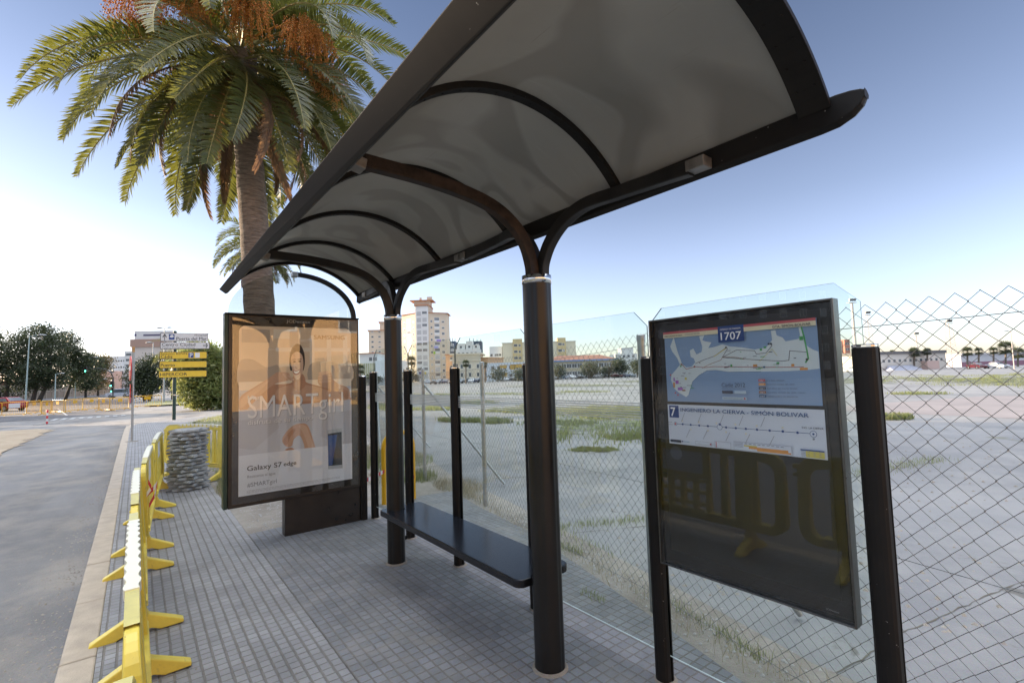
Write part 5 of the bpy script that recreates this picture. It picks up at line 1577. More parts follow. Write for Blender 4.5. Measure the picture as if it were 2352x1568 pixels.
# ================================================================== BUILDINGS
BRZ = R(-37.9)
WM = {}
def wmat(k, rgb, rough=.85, var=.06):
    if k not in WM: WM[k] = pm('wall_' + k, s2l(*rgb), rough, var=var, vs_=.25, bump=.1, bs=8)
    return WM[k]
M['pane'] = pm('window_pane', (.11, .125, .14), .12, var=.4, vs_=.6)
M['pane_pale'] = pm('window_pale_blind', (.46, .47, .48), .5, var=.25, vs_=.6)
M['frame_w'] = pm('window_white_frame', (.66, .66, .65), .5, var=.05)
M['shutter'] = pm('window_shutter', (.50, .46, .40), .6, var=.2)
_win = {}
def win_mesh(kind):
    if kind in _win: return _win[kind]
    mb = MB()
    fr, pn = 0, 1
    t = .08 if kind != 'glazed' else .05
    # unit window: x -.5.. .5, z 0..1, sticking out 4 cm, pane set back
    mb.span((-.5, -.04, 0), (-.5 + t, .0, 1), fr); mb.span((.5 - t, -.04, 0), (.5, 0, 1), fr)
    mb.span((-.5 + t, -.04, 0), (.5 - t, 0, t), fr); mb.span((-.5 + t, -.04, 1 - t), (.5 - t, 0, 1), fr)
    mb.flat([(-.5 + t, t), (.5 - t, t), (.5 - t, 1 - t), (-.5 + t, 1 - t)], -.012, pn)
    if kind == 'double': mb.span((-.03, -.035, t), (.03, -.013, 1 - t), fr)
    if kind == 'glazed':
        for x in (-.25, 0, .25): mb.span((x - .015, -.035, t), (x + .015, -.013, 1 - t), fr)
        mb.span((-.45, -.036, .40), (.45, -.0125, .44), fr)
        mb.span((-.46, -.030, .05), (.46, -.0128, .40), fr)
    if kind == 'half': mb.span((-.5 + t, -.030, .5), (.5 - t, -.013, 1 - t), 2)
    me = mb.build('window', [M['frame_w'], M['pane'] if kind != 'pale' else M['pane_pale'], M['shutter']])
    d = me.data; bpy.data.objects.remove(me); _win[kind] = d
    return d
def facade(par, p0, p1, rows, cols, name='window'):
    "windows on the vertical face p0->p1 (plan, local, outside on the right-hand side); rows: z values; cols: (fraction, width, height, kind)"
    p0 = Vector(p0); p1 = Vector(p1); d = p1 - p0; L_ = d.length; a = atan2(d.y, d.x)
    for z in rows:
        for (f, w, h, k) in cols:
            if k == 'mix': k = random.choice(['plain', 'double', 'half', 'pale'])
            if k == 'gmix': k = random.choice(['glazed', 'pale', 'pale', 'glazed'])
            o = link(name, win_mesh(k), par); q = p0 + d * f
            o.location = (q.x, q.y, z); o.rotation_euler = (0, 0, a); o.scale = (w, 1, h)
def bld(name, label, x0, x1, ytop, zc, depth, wall, cat='building', yaw=0.0, yb=None, group=None):
    "block whose front spans photo columns x0..x1; returns root, width, height"
    xc = (x0 + x1) / 2
    g = spot(xc, zc); w = (x1 - x0) * zc / FP / max(.3, cos(R(yaw))); h = at(xc, ytop, zc).z - g.z
    t = thing(name, label, cat, g, BRZ + R(yaw), group)
    mb = MB(); mb.span((-w / 2, 0, -1.0), (w / 2, depth, h)); mb.build('wall', wall, t)
    return t, w, h
def grid(n, m=.08): return [m + (1 - 2 * m) * (i + .5) / n for i in range(n)]
def slab_roof(t, x0, x1, y0, y1, z, m, over=.5, th=.35, name='roof'):
    mb = MB(); mb.span((x0 - over, y0 - over, z), (x1 + over, y1 + over, z + th)); return mb.build(name, m, t, bev=.03)

# --- the tall apartment tower
zc = 225; S_ = zc / FP
g = spot(970, zc)
tw = thing('apartment_tower', 'tall apartment tower with a white glazed central bay and orange sunlit left wing', 'tower block', g, BRZ)
cream = wmat('tower_cream', (206, 192, 172)); whitebay = wmat('bay_white', (214, 216, 216)); brick = wmat('eave_brick', (176, 128, 98))
zt = lambda px: at(970, px, zc).z - g.z
hw_, hc_, ht_ = zt(717), zt(698), zt(687)
def polywall(t, name, poly, z0, z1, m):
    mb = MB(); mb.zprism(poly, z0, z1); return mb.build(name, m, t)
LW = [(-3.0, 1.6), (-3.0, 14), (-11.4, 16), (-11.4, 9.2)]
RW = [(3.5, 1.6), (11.2, 6.0), (11.2, 16), (3.5, 14)]
polywall(tw, 'left_wing_wall', LW[::-1], -2, hw_, cream); polywall(tw, 'right_wing_wall', RW, -2, hw_, cream)
polywall(tw, 'core_wall', [(-2.98, 1.2), (3.48, 1.2), (3.48, 13), (-2.98, 13)], -2, hc_ + .0, cream)
polywall(tw, 'glazed_bay', [(-2.4, 0), (2.9, 0), (3.2, 1.18), (-2.7, 1.18)], -2, hc_ - .6, whitebay)
polywall(tw, 'penthouse_wall', [(-3.8, 3.0), (3.6, 3.0), (3.6, 10), (-3.8, 10)], hc_ + .05, ht_, cream)
for (poly, z) in (([(-2.9, 1.0), (-2.9, 14.2), (-12.0, 16.6), (-12.0, 8.6)][::-1], hw_ + .02), ([(3.3, 1.0), (11.9, 5.7), (11.9, 16.6), (3.3, 14.2)], hw_ + .02)):
    polywall(tw, 'roof', poly, z, z + .35, brick)
polywall(tw, 'roof', [(-3.2, -.4), (3.7, -.4), (3.7, 13.4), (-3.2, 13.4)], hc_ - .5, hc_ + .04, brick)
polywall(tw, 'roof', [(-5.6, 1.8), (5.4, 1.8), (5.4, 11), (-5.6, 11)], ht_ + .01, ht_ + .35, brick)
for (x, w, h) in ((-1.1, .9, 1.6), (3.2, 2.4, 1.9)):
    mb = MB(); mb.span((x - w / 2, 5, ht_ + .36), (x + w / 2, 6.5, ht_ + .36 + h)); mb.build('chimney', cream, tw)
FH_ = (hw_ - 1.0) / 10.6
rows = [1.2 + FH_ * i for i in range(10)]
facade(tw, (-11.4, 9.2), (-3.0, 1.6), rows, [(.22, 1.3, 1.3, 'mix'), (.86, 1.1, 1.2, 'mix')])
facade(tw, (3.5, 1.6), (11.2, 6.0), rows, [(.12, 1.0, 1.2, 'mix'), (.78, 1.5, 1.35, 'mix')])
facade(tw, (-11.4 + 8.4 * .38, 9.2 - 7.6 * .38), (-11.4 + 8.4 * .70, 9.2 - 7.6 * .70), rows, [(.5, 3.4, FH_ * .84, 'gmix')], 'enclosed_balcony')
facade(tw, (3.5 + 7.7 * .26, 1.6 + 4.4 * .26), (3.5 + 7.7 * .60, 1.6 + 4.4 * .60), rows, [(.5, 2.6, FH_ * .86, 'gmix')], 'enclosed_balcony')
facade(tw, (-2.4, 0), (2.9, 0), rows + [1.2 + FH_ * 10], [(.26, 2.35, FH_ * .80, 'gmix'), (.76, 2.35, FH_ * .80, 'gmix')], 'enclosed_balcony')
for (x, y, z, col, w) in ((7.6, 3.2, rows[6] + .2, (150, 130, 200), 2.2), (6.4, 2.6, rows[5], (170, 170, 220), 2.2), (5.6, 2.2, rows[4] + .3, (150, 200, 60), 1.0), (-.7, -.22, rows[1] - .2, (60, 70, 140), 1.6), (1.3, -.22, rows[1] - .3, (214, 196, 90), 1.4)):
    mb = MB(); mb.box((x, y, z), (w, .05, 1.0), 0, (0, 0, .52 if x > 3 else 0)); mb.build('hanging_laundry', flatm('laundry', s2l(*col), .8), tw)

t, w, h = bld('apartment_tower', 'second cream tower further back, half hidden by the far roof pole', 849, 884, 758, 300, 14, cream, 'tower block', 12)
slab_roof(t, -w / 2, w / 2, 0, 14, h + .01, brick, .8)
mb = MB(); mb.span((w * .18, 3, h + .37), (w * .62, 10, h + 5.4)); mb.build('penthouse_wall', cream, t); slab_roof(t, w * .18, w * .62, 3, 10, h + 5.42, brick, .8)
facade(t, (-w / 2, 0), (w / 2, 0), [2 + 3.15 * i for i in range(int(h / 3.15))], [(.24, 1.5, 1.2, 'mix'), (.68, 1.5, 1.2, 'mix')])

clw = wmat('clinic_white', (206, 208, 206))
t, w, h = bld('clinic', 'low white clinic with a wide greenish glass front beside the advertising case', 826, 868, 812, 165, 16, clw)
slab_roof(t, -w / 2, w / 2, 0, 16, h + .01, brick, .5, .3)
facade(t, (-w / 2, 0), (w / 2, 0), [h - 2.6], [(.62, 1.3, 1.5, 'plain'), (.86, 1.5, 1.5, 'double')])
mb = MB(); mb.span((-w / 2 + .5, -2.0, .1), (w / 2 - .6, -.002, h - 3.3)); mb.build('glass_front', pm('green_glass_front', (.34, .38, .25), .15, var=.35, vs_=.4), t)
gr = MB()
for k in range(8): gr.span((-w / 2 + .45 + k * (w - 1.1) / 7, -2.06, .1), (-w / 2 + .53 + k * (w - 1.1) / 7, -2.001, h - 3.3))
for z in (1.2, 2.6, 3.6): gr.span((-w / 2 + .5, -2.05, z), (w / 2 - .6, -2.0005, z + .08))
gr.build('glass_mullions', M['frame_w'], t)
mb = MB(); mb.span((w / 2 + .1, -3, -1), (w / 2 + 7.6, 12, h - 2.6)); mb.build('annex_wall', wmat('annex_white', (214, 222, 226)), t)
facade(t, (w / 2 + .1, -3), (w / 2 + 7.6, -3), [1.5], [(.45, 1.2, 1.2, 'pale')])

pk = wmat('pink', (206, 170, 140)); bg_ = wmat('beige', (214, 204, 184)); og = wmat('orange', (212, 174, 136)); wh = wmat('white', (216, 216, 212))
t, w, h = bld('apartment_house', 'narrow pink house right against the tall tower', 1025, 1042, 815, 182, 12, pk)
slab_roof(t, -w / 2, w / 2, 0, 12, h + .01, brick, .3)
facade(t, (-w / 2, 0), (w / 2, 0), [1.5 + 3.1 * i for i in range(3)], [(.75, 1.1, 1.5, 'glazed')])
t, w, h = bld('classical_block', 'beige four storey block with stepped cornices in front of the dark blue tower', 1040, 1104, 814, 176, 18, bg_)
slab_roof(t, -w / 2, w / 2, 0, 18, h + .01, bg_, .9, .5, 'cornice')
mb = MB(); mb.span((-w / 2, -.35, h - 2.3), (w / 2, -.002, h - 1.9)); mb.build('cornice', bg_, t)
mb = MB(); mb.span((-w * .22, -1.6, -1), (w * .5, -.003, h - 2.4)); mb.build('front_block', bg_, t)
slab_roof(t, -w * .22, w * .5, -1.6, -.4, h - 2.39, bg_, .35, .3, 'cornice')
facade(t, (-w / 2, 0), (w / 2, 0), [1.6, 4.9], [(.06, 1.0, 1.7, 'plain'), (.16, 1.0, 1.7, 'double')])
facade(t, (-w * .22, -1.6), (w * .5, -1.6), [1.6, 4.6], [(.1, 1, 1.6, 'plain'), (.5, 1, 1.6, 'plain'), (.9, 1, 1.6, 'plain')])
t, w, h = bld('apartment_house', 'orange rounded end house between the beige block and the slim white tower', 1104, 1122, 822, 180, 12, og, yaw=-28)
slab_roof(t, -w / 2, w / 2, 0, 12, h + .01, og, .35, .3)
facade(t, (-w / 2, 0), (w / 2, 0), [1.5, 4.6], [(.3, 1.1, 1.6, 'plain'), (.7, 1.1, 1.6, 'double')])
t, w, h = bld('apartment_house', 'white stepped houses with roof terraces above the beige block', 1046, 1104, 801, 215, 10, wh)
for (a, b, c_) in ((-.42, -.1, 2.6), (-.05, .2, 3.6), (.22, .46, 1.8)):
    mb = MB(); mb.span((w * a, 1, h), (w * b, 8, h + c_)); mb.build('roof_room', wh, t)
    facade(t, (w * a, 1), (w * b, 1), [h + .4], [(.5, 1.1, 1.2, 'plain')])
facade(t, (-w / 2, 0), (w / 2, 0), [h - 2.8], [(f, 1.2, 1.4, 'plain') for f in grid(5)])
db = wmat('slate_blue', (72, 88, 104))
for (x0, x1, lab) in ((1026, 1047, 'left end of the dark slate-blue block above the pink house'), (1076, 1108, 'dark slate-blue block with square white windows behind the beige block')):
    t, w, h = bld('dark_block', lab, x0, x1, 783, 330, 14, db)
    facade(t, (-w / 2, 0), (w / 2, 0), [h - 3.4, h - 7.0], [(f, 2.2, 1.7, 'pale') for f in grid(max(2, int(w / 4)))])
    for k in range(4):
        mb = MB(); mb.span((-w * .4 + w * .27 * k, 4, h), (-w * .4 + w * .27 * k + .35, 4.4, h + random.uniform(1.5, 3))); mb.build('chimney', db, t)
ye = wmat('pale_yellow', (222, 214, 190)); ye2 = wmat('straw', (206, 186, 140)); wt = wmat('cool_white', (212, 218, 224))
t, w, h = bld('slim_tower', 'slim white apartment tower left of the pale yellow blocks', 1126, 1155, 795, 265, 14, wt, 'tower block', -14)
facade(t, (-w / 2, 0), (w / 2, 0), [3 + 3.0 * i for i in range(int(h / 3.0) - 1)], [(f, 1.5, 1.4, 'mix') for f in (.15, .5, .62, .85)])
def yblock(lab, x0, x1, xa, xb, y1_, y2_, zc):
    t, w, h = bld('apartment_block', lab, x0, x1, y1_, zc, 14, ye)
    s = zc / FP; xc = (x0 + x1) / 2
    mb = MB(); mb.span(((xa - xc) * s, -.6, -1), ((xb - xc) * s, 10, h + (y1_ - y2_) * s)); mb.build('stair_tower', ye2, t)
    facade(t, ((xa - xc) * s, -.6), ((xb - xc) * s, -.6), [3 + 3.4 * i for i in range(int(h / 3.4))], [(.30, 2.2, 1.5, 'plain'), (.72, 1.2, 1.3, 'mix')])
    mb = MB(); mb.span((-w / 2 - .3, -.3, h), (w / 2 + .3, 14.3, h + .3)); mb.build('parapet', wh, t)
    return t
yblock('pale yellow apartment block with a straw stair tower left of the near roof pole', 1156, 1214, 1180, 1202, 787, 778, 260)
yblock('pale cream apartment block with a straw stair tower right of the near roof pole', 1264, 1325, 1283, 1302, 784, 775, 262)
t, w, h = bld('painted_house', 'low white building with mustard painted squares behind the lot', 1118, 1216, 832, 158, 12, wt)
facade(t, (-w / 2, 0), (w / 2, 0), [1.0, h - 2.3], [(f, 1.1, 1.3, 'plain') for f in grid(6)])
mq = pm('mustard_panel', s2l(206, 166, 84), .8)
for (f, z, a, b) in ((.40, h - 1.8, 2.4, 1.0), (.62, h - 2.4, 1.6, 1.7), (.74, h - 1.9, 2.6, 1.2), (.45, .9, 1.0, 1.8), (.9, .7, 1.2, 1.6)):
    mb = MB(); mb.box((-w / 2 + w * f, -.03, z + b / 2), (a, .05, b)); mb.build('painted_panel', mq, t)
t, w, h = bld('school', 'long low school with a blue eave and brick tiled roof across the lot', 1262, 1416, 829, 172, 18, wmat('school_wall', (198, 186, 158)))
mb = MB(); mb.span((-w / 2 - .6, -.9, h), (w / 2 + .6, 18, h + .55)); mb.build('eave', pm('blue_eave', s2l(120, 148, 190), .6), t)
mb = MB(); mb.add([(-w / 2, -.6, h + .56), (w / 2, -.6, h + .56), (w / 2, 18, h + .56), (-w / 2, 18, h + .56), (-w / 2 + 4, 9, h + 2.4), (w / 2 - 4, 9, h + 2.4)], [(0, 1, 5, 4), (1, 2, 5), (2, 3, 4, 5), (3, 0, 4)]); mb.build('roof', wmat('roof_tile', (150, 104, 84)), t)
facade(t, (-w / 2, 0), (w / 2, 0), [.9, h - 2.3], [(f, 1.9, 1.5, 'double') for f in grid(12, .02)])
t, w, h = bld('apartment_house', 'white house with roof terraces right of the school', 1415, 1466, 812, 240, 14, wh)
mb = MB(); mb.span((-w * .2, 1, h), (w * .35, 9, h + 3)); mb.build('roof_room', wh, t)
facade(t, (-w / 2, 0), (w / 2, 0), [2 + 3.2 * i for i in range(int(h / 3.2))], [(f, 1.4, 1.4, 'mix') for f in grid(4)])
t, w, h = bld('boundary_wall', 'low white wall in front of the school behind parked cars', 1268, 1470, 860, 158, .3, wt, 'wall')
for k in range(9):
    mb = MB(); mb.span((-w / 2 + w * k / 8 - .2, -.08, -1), (-w / 2 + w * k / 8 + .2, .38, h + .15)); mb.build('pilaster', wt, t)

# --- sports ground on the right
sw = wmat('stadium_white', (222, 212, 200))
t, w, h = bld('stadium', 'long white stadium building with small windows and a dark roof edge', 2002, 2196, 812, 128, 16, sw, 'stadium', 14)
mb = MB(); mb.span((-w / 2 - .2, -.25, h), (w / 2 + .2, 16, h + .75)); mb.build('roof_edge', pm('dark_roof_edge', (.16, .15, .15), .7), t)
facade(t, (-w / 2, 0), (w / 2, 0), [h * .50], [(f, .95, .8, 'plain') for f in grid(12, .03)])
mb = MB(); mb.add([(-w * .48, -4.2, -.6), (-w * .02, -4.2, -.6), (-w * .06, -.5, h * .30), (-w * .40, -.5, h * .30), (-w * .48, -.5, -.6), (-w * .02, -.5, -.6)], [(0, 1, 2, 3), (0, 3, 4), (1, 5, 2), (3, 2, 5, 4)]); mb.build('seating_bank', pm('blue_seats', s2l(150, 152, 164), .7, var=.3, vs_=3), t)
mb = MB(); mb.span((w * .12, -1.5, -.6), (w * .30, -.002, h * .52)); mb.build('porch', wmat('porch_pink', (210, 180, 168)), t)
t, w, h = bld('stadium_wall', 'low pale boundary wall running before the stadium', 1995, 2440, 846, 116, .35, sw, 'wall', 8)
t, w, h = bld('sports_hall', 'long low pale hall with a purple lower wall behind the palms', 2190, 2420, 812, 150, 14, wmat('hall_grey', (206, 204, 206)), 'hall', 10)
mb = MB(); mb.span((-w / 2 + .2, -.12, -.6), (w / 2 - .2, -.002, h * .40)); mb.build('purple_wall', wmat('purple', (150, 110, 124)), t)
mb = MB(); mb.span((-w / 2 - .2, -.4, h), (w / 2 + .2, 14, h + .4)); mb.build('roof_edge', wmat('hall_grey', (206, 204, 206)), t)
t, w, h = bld('apartment_block', 'red brick apartment block just right of the information panel', 1944, 1956, 779, 260, 12, wmat('red_brick', (190, 130, 112)))
facade(t, (-w / 2, 0), (w / 2, 0), [3 + 3 * i for i in range(int(h / 3))], [(.3, 1, 1.2, 'plain'), (.7, 1, 1.2, 'plain')])
t, w, h = bld('apartment_block', 'yellow apartment block beside the red brick one', 1930, 1944, 782, 262, 12, ye)
facade(t, (-w / 2, 0), (w / 2, 0), [3 + 3 * i for i in range(int(h / 3))], [(.3, 1, 1.2, 'plain'), (.7, 1, 1.2, 'plain')])
M['mast'] = pm('pale_mast', (.52, .45, .40), .5, .2, var=.1)
def mast(label, x, ytop, zc, lattice, r_):
    g = spot(x, zc); t = thing('floodlight_mast', label, 'floodlight', g, BRZ, 'floodlight masts of the sports ground')
    h = at(x, ytop, zc).z - g.z
    mb = MB()
    if lattice:
        for sx in (-1, 1):
            for sy in (-1, 1): mb.tube([(sx * r_, sy * r_, -.5), (sx * r_ * .5, sy * r_ * .5, h)], .05, 5)
        n = 16
        for k in range(n):
            z0, z1 = h * k / n, h * (k + 1) / n; a0, a1 = r_ * (1 - .5 * k / n), r_ * (1 - .5 * (k + 1) / n)
            s_ = 1 if k % 2 else -1
            for sy in (-1, 1): mb.tube([(-s_ * a0, sy * a0, z0), (s_ * a1, sy * a1, z1)], .03, 4)
            for sx in (-1, 1): mb.tube([(sx * a0, -s_ * a0, z0), (sx * a1, s_ * a1, z1)], .03, 4)
    else:
        mb.tube([(0, 0, -.5), (0, 0, h)], [r_, r_ * .62], 12)
    mb.build('mast', M['mast'], t)
    mb = MB(); mb.span((-1.0, -.5, h), (1.0, .5, h + .12)); mb.build('platform', M['mast'], t)
    for k in range(3):
        mb = MB(); mb.box((-.6 + .6 * k, -.25, h + .75), (.5, .32, .6), 0, (.5, 0, .3)); mb.build('floodlight', M['casebrown'], t)
    return t
mast('stout tubular floodlight mast just right of the information panel', 1969, 694, 118, False, .42)
mast('lattice floodlight mast behind the stout one', 2002, 722, 150, True, .9)
mast('lattice floodlight mast rising beside the stadium roof', 2188, 742, 140, True, 1.0)
mast('thin floodlight pole above the middle of the stadium roof', 2110, 770, 170, False, .25)
def lamp_post(label, x, ytop, zc, arms, m, group='street lamps', head=(.9, .3, .14), armlen=1.0, lean=0.0):
    g = spot(x, zc); t = thing('street_lamp', label, 'street lamp', g, BRZ, group)
    h = at(x, ytop, zc).z - g.z
    MB().tube([(0, 0, -.2), (lean * .5, 0, h * .5), (lean, 0, h)], [.11, .085, .06], 12).build('pole', m, t)
    for s_ in arms:
        MB().tube([(lean, 0, h - .1), (lean + s_ * armlen * .5, 0, h + .02), (lean + s_ * armlen, 0, h)], .035, 8).build('arm', m, t)
        mb = MB()
        vs = []
        for k in range(9):
            u = k / 8; ww = head[1] * sin(pi * (.12 + .80 * u)) ; hh_ = head[2] * sin(pi * (.12 + .80 * u))
            for j in range(8):
                a = 2 * pi * j / 8; vs.append((lean + s_ * (armlen + head[0] * u), ww * cos(a), h + .02 + .16 * u * (1 - u) + hh_ * sin(a) * .8))
        fs = [(8 * k + j, 8 * k + (j + 1) % 8, 8 * k + 8 + (j + 1) % 8, 8 * k + 8 + j) for k in range(8) for j in range(8)] + [tuple(range(8)), tuple(range(64, 72))]
        mb.add(vs, fs, 0, True); mb.build('lamp_head', M['zinc'], t)
    return t
lamp_post('double-armed street lamp standing behind the direction signs', 376, 752, 58, (-1, 1), M['zinc'], armlen=.25, head=(.75, .22, .12))
lamp_post('single street lamp in front of the big cream building', 350, 786, 82, (-1,), M['zinc'], armlen=.2, head=(1.1, .3, .14))
lamp_post('pale green street lamp in front of the forked street tree', 58, 770, 72, (1,), M['aquapole'], armlen=1.2, head=(1.4, .35, .14), lean=.3)
lamp_post('street lamp whose arm shows against the sky right of the tree row', 172, 822, 96, (1,), M['aquapole'], armlen=3.2, head=(1.3, .3, .14))
lamp_post('pale green lamp post in the shade of the street trees', 126, 858, 80, (1,), M['aquapole'], armlen=.6, head=(.9, .25, .1))
lamp_post('pale street lamp at the right edge beyond the fence', 2330, 760, 100, (-1,), M['mast'], armlen=.4, head=(1.2, .3, .14))

# --- left side of the street
wl = wmat('school_wall_grey', (150, 136, 122)); wlr = wmat('wall_brick_top', (120, 78, 66))
A_p, B_p = spot(-160, 84), spot(262, 165)
d = (B_p - A_p); Lw = Vector((d.x, d.y, 0)).length
t = thing('school_wall', 'long grey school wall with arched brick tops and pilasters behind the street trees', 'wall', A_p, atan2(d.y, d.x))
nsec = 26; sl_ = Lw / nsec
body = MB(); top = MB()
for k in range(nsec):
    x0 = k * sl_ + .003; x1 = x0 + sl_ - .006
    z = gz(A_p.x + d.x * k / nsec, A_p.y + d.y * k / nsec) - A_p.z
    body.span((x0, 0, z - 1), (x1, .25, z + 3.3))
    arcp = [(x0, z + 3.302)] + [(x0 + (x1 - x0) * q / 10, z + 3.75 + .55 * sin(pi * q / 10)) for q in range(11)] + [(x1, z + 3.302)]
    top.prism(arcp[::-1], 0, .25)
    pl = MB(); pl.span((x1 - .22, -.14, z - 1), (x1 + .22, -.004, z + 3.9)); pl.build('pilaster', wmat('pilaster_grey', (168, 158, 144)), t)
body.build('wall_body', wl, t); top.build('brick_top', wlr, t)
mb = MB(); mb.span((0, -.06, 1.45), (Lw, -.003, 1.7)); mb.build('string_course', wmat('pilaster_grey', (168, 158, 144)), t)

cb = wmat('cream_block', (214, 202, 190))
t, w, h = bld('office_building', 'large cream building with a signboard parapet behind the round trees', 305, 376, 778, 150, 6, cb, 'building', 10)
mb = MB(); mb.span((-w / 2 + .8, -.12, h + .002), (w / 2 + 2, .3, h + 2.6)); mb.build('signboard', wmat('board_white', (220, 216, 212)), t)
mb = MB(); mb.span((-w / 2 - .3, -.3, h - 2.4), (w / 2, -.003, h)); mb.build('brown_band', wmat('band_brown', (176, 146, 130)), t)
mb = MB(); mb.span((-w * .16, -.17, h + 1.0), (w * .32, -.121, h + 1.5)); mb.build('sign_strip', flatm('sign_dark', s2l(92, 84, 110), .7), t)
mb = MB(); mb.span((-w * .42, -.17, h + 1.0), (-w * .36, -.121, h + 1.7)); mb.build('sign_mark', flatm('sign_dark', s2l(92, 84, 110), .7), t)
facade(t, (-w / 2, 0), (w / 2, 0), [2.5, 6], [(f, 1.6, 1.5, 'mix') for f in grid(5)])
hp_ = wmat('hospital', (212, 214, 216))
t, w, h = bld('hospital', 'wide pale hospital block far down the street', 222, 292, 818, 300, 20, hp_, 'building')
facade(t, (-w / 2, 0), (w / 2, 0), [h - 3.5, h - 7.5, h - 12], [(f, 1.2, 1.1, 'plain') for f in grid(10)])
t, w, h = bld('slim_tower', 'narrow white tower with stacked balconies left of the big cream building', 284, 304, 806, 260, 14, wh, 'tower block')
facade(t, (-w / 2, 0), (w / 2, 0), [h - 3 * i - 2.5 for i in range(6)], [(.5, 3.4, 1.5, 'plain')])
t, w, h = bld('apartment_house', 'pink house at the end of the street behind the traffic light', 236, 262, 852, 190, 10, wmat('rose', (220, 180, 160)), yaw=30)
facade(t, (-w / 2, 0), (w / 2, 0), [1.5, 4.6, 7.6], [(.3, 1.1, 1.4, 'mix'), (.7, 1.1, 1.4, 'mix')])
t, w, h = bld('apartment_house', 'white house at the end of the street left of the round tree', 262, 296, 852, 200, 10, wt)
facade(t, (-w / 2, 0), (w / 2, 0), [1.5, 4.6, 7.2], [(.2, 1.3, 1.5, 'plain'), (.5, 1.3, 1.5, 'plain'), (.8, 1.3, 1.5, 'plain')])

# --- signs on the left
dsn = thing('direction_sign', 'dark green sign post carrying two white and three yellow direction boards', 'direction sign', spot(399, 23.3), R(-11))
s_ = 23.3 / FP
z0 = dsn.location.z
def sz(y): return at(399, y, 23.3).z - z0
MB().tube([(0, .06, -.1), (0, .06, sz(758))], .075, 18).build('post', M['greenpole'], dsn)
MB().lathe([(.082, 0), (.082, .05)], 18, 0, (0, .06, sz(908))).build('post_band', M['chrome'], dsn)
def board(xl, xr, yt, yb, face, border, texts, extras=None):
    x0, x1 = (xl - 399) * s_ * 1.02, (xr - 399) * s_ * 1.02; za, zb_ = sz(yb), sz(yt)
    mb = MB(); mb.prism(RR(x0, za, x1, zb_, .05), -.035, -.005); o = mb.build('sign_board', border, dsn)
    mb = MB(); mb.prism(RR(x0 + .022, za + .022, x1 - .022, zb_ - .022, .035), -.0375, -.0352); mb.build('board_face', face, o)
    W_, H_ = x1 - x0, zb_ - za
    T = [(tx, x0 + a * W_, x0 + b * W_, za + c * H_, za + d_ * H_, -.0382, 0, off) for (tx, a, b, c, d_, off) in texts]
    if T: words(T, 'lettering', [M['signblack']], o)
    if extras:
        mb = MB()
        for (poly, mi) in extras: mb.flat([(x0 + u * W_, za + v * H_) for u, v in poly], -.0384 - .0004 * mi, mi)
        mb.build('symbols', [M['signblack'], M['signblue'], M['white']], o)
    return o
M['signblack'] = flatm('sign_black', (.03, .03, .032), .5); M['signblue'] = flatm('sign_blue', (.03, .07, .24), .5)
M['signwhite'] = pm('sign_white', (.66, .65, .64), .45, var=.05); M['signyellow'] = pm('sign_yellow', (.74, .50, .045), .4, var=.06)
arrow_up = lambda cx, w: [([(cx - w * .12, .12), (cx + w * .12, .12), (cx + w * .12, .75), (cx - w * .12, .75)], 0), ([(cx - w * .8, .52), (cx - w * .55, .42), (cx + .0, .78), (cx, .92)], 0), ([(cx, .92), (cx, .78), (cx + w * .55, .42), (cx + w * .8, .52)], 0)]
arrow_rt = lambda cx, w: [([(cx - w, .44), (cx + w * .7, .44), (cx + w * .7, .56), (cx - w, .56)], 0), ([(cx + w * .05, .2), (cx + w * .3, .12), (cx + w, .5), (cx + w * .7, .5)], 0), ([(cx + w * .7, .5), (cx + w, .5), (cx + w * .3, .88), (cx + w * .05, .8)], 0)]
board(372, 464, 763, 783, M['signwhite'], M['signblack'], [('Hospital', .71, .97, .58, .84, .01), ('Puerta del Mar', .33, .97, .14, .50, .02)], arrow_up(.09, .055) + [([(.175, .2), (.29, .2), (.29, .85), (.175, .85)], 1), ([(.19, .5), (.24, .42), (.28, .55), (.25, .8), (.21, .72)], 2)])
board(372, 467, 784.5, 801, M['signwhite'], M['signblack'], [('Centro Ciudad', .035, .70, .44, .86, .02), ('Centro Comercial Abierto', .035, .69, .13, .33, 0)], arrow_rt(.91, .05))
board(371, 462, 807, 824, M['signyellow'], M['signblack'], [('Estación RENFE', .03, .58, .60, .88, .01), ('Cádiz', .03, .27, .12, .54, .02)], [([(.60, .15), (.71, .15), (.71, .85), (.60, .85)], 1), ([(.74, .15), (.84, .15), (.84, .85), (.74, .85)], 2)] + [([(.765, .42), (.815, .42), (.815, .75), (.765, .75)], 0), ([(.78, .25), (.80, .25), (.80, .42), (.78, .42)], 0)])
words([('P', (371 + .63 * 91 - 399) * s_ * 1.02, (371 + .685 * 91 - 399) * s_ * 1.02, sz(821), sz(810), -.0402, 0, .02)], 'lettering', [M['white']], dsn)
board(371, 462, 829, 845, M['signyellow'], M['signblack'], [('Puerto', .03, .32, .22, .70, .02)])
board(370, 462, 851, 867, M['signyellow'], M['signblack'], [('HIPERCOR', .03, .58, .28, .72, .02)])
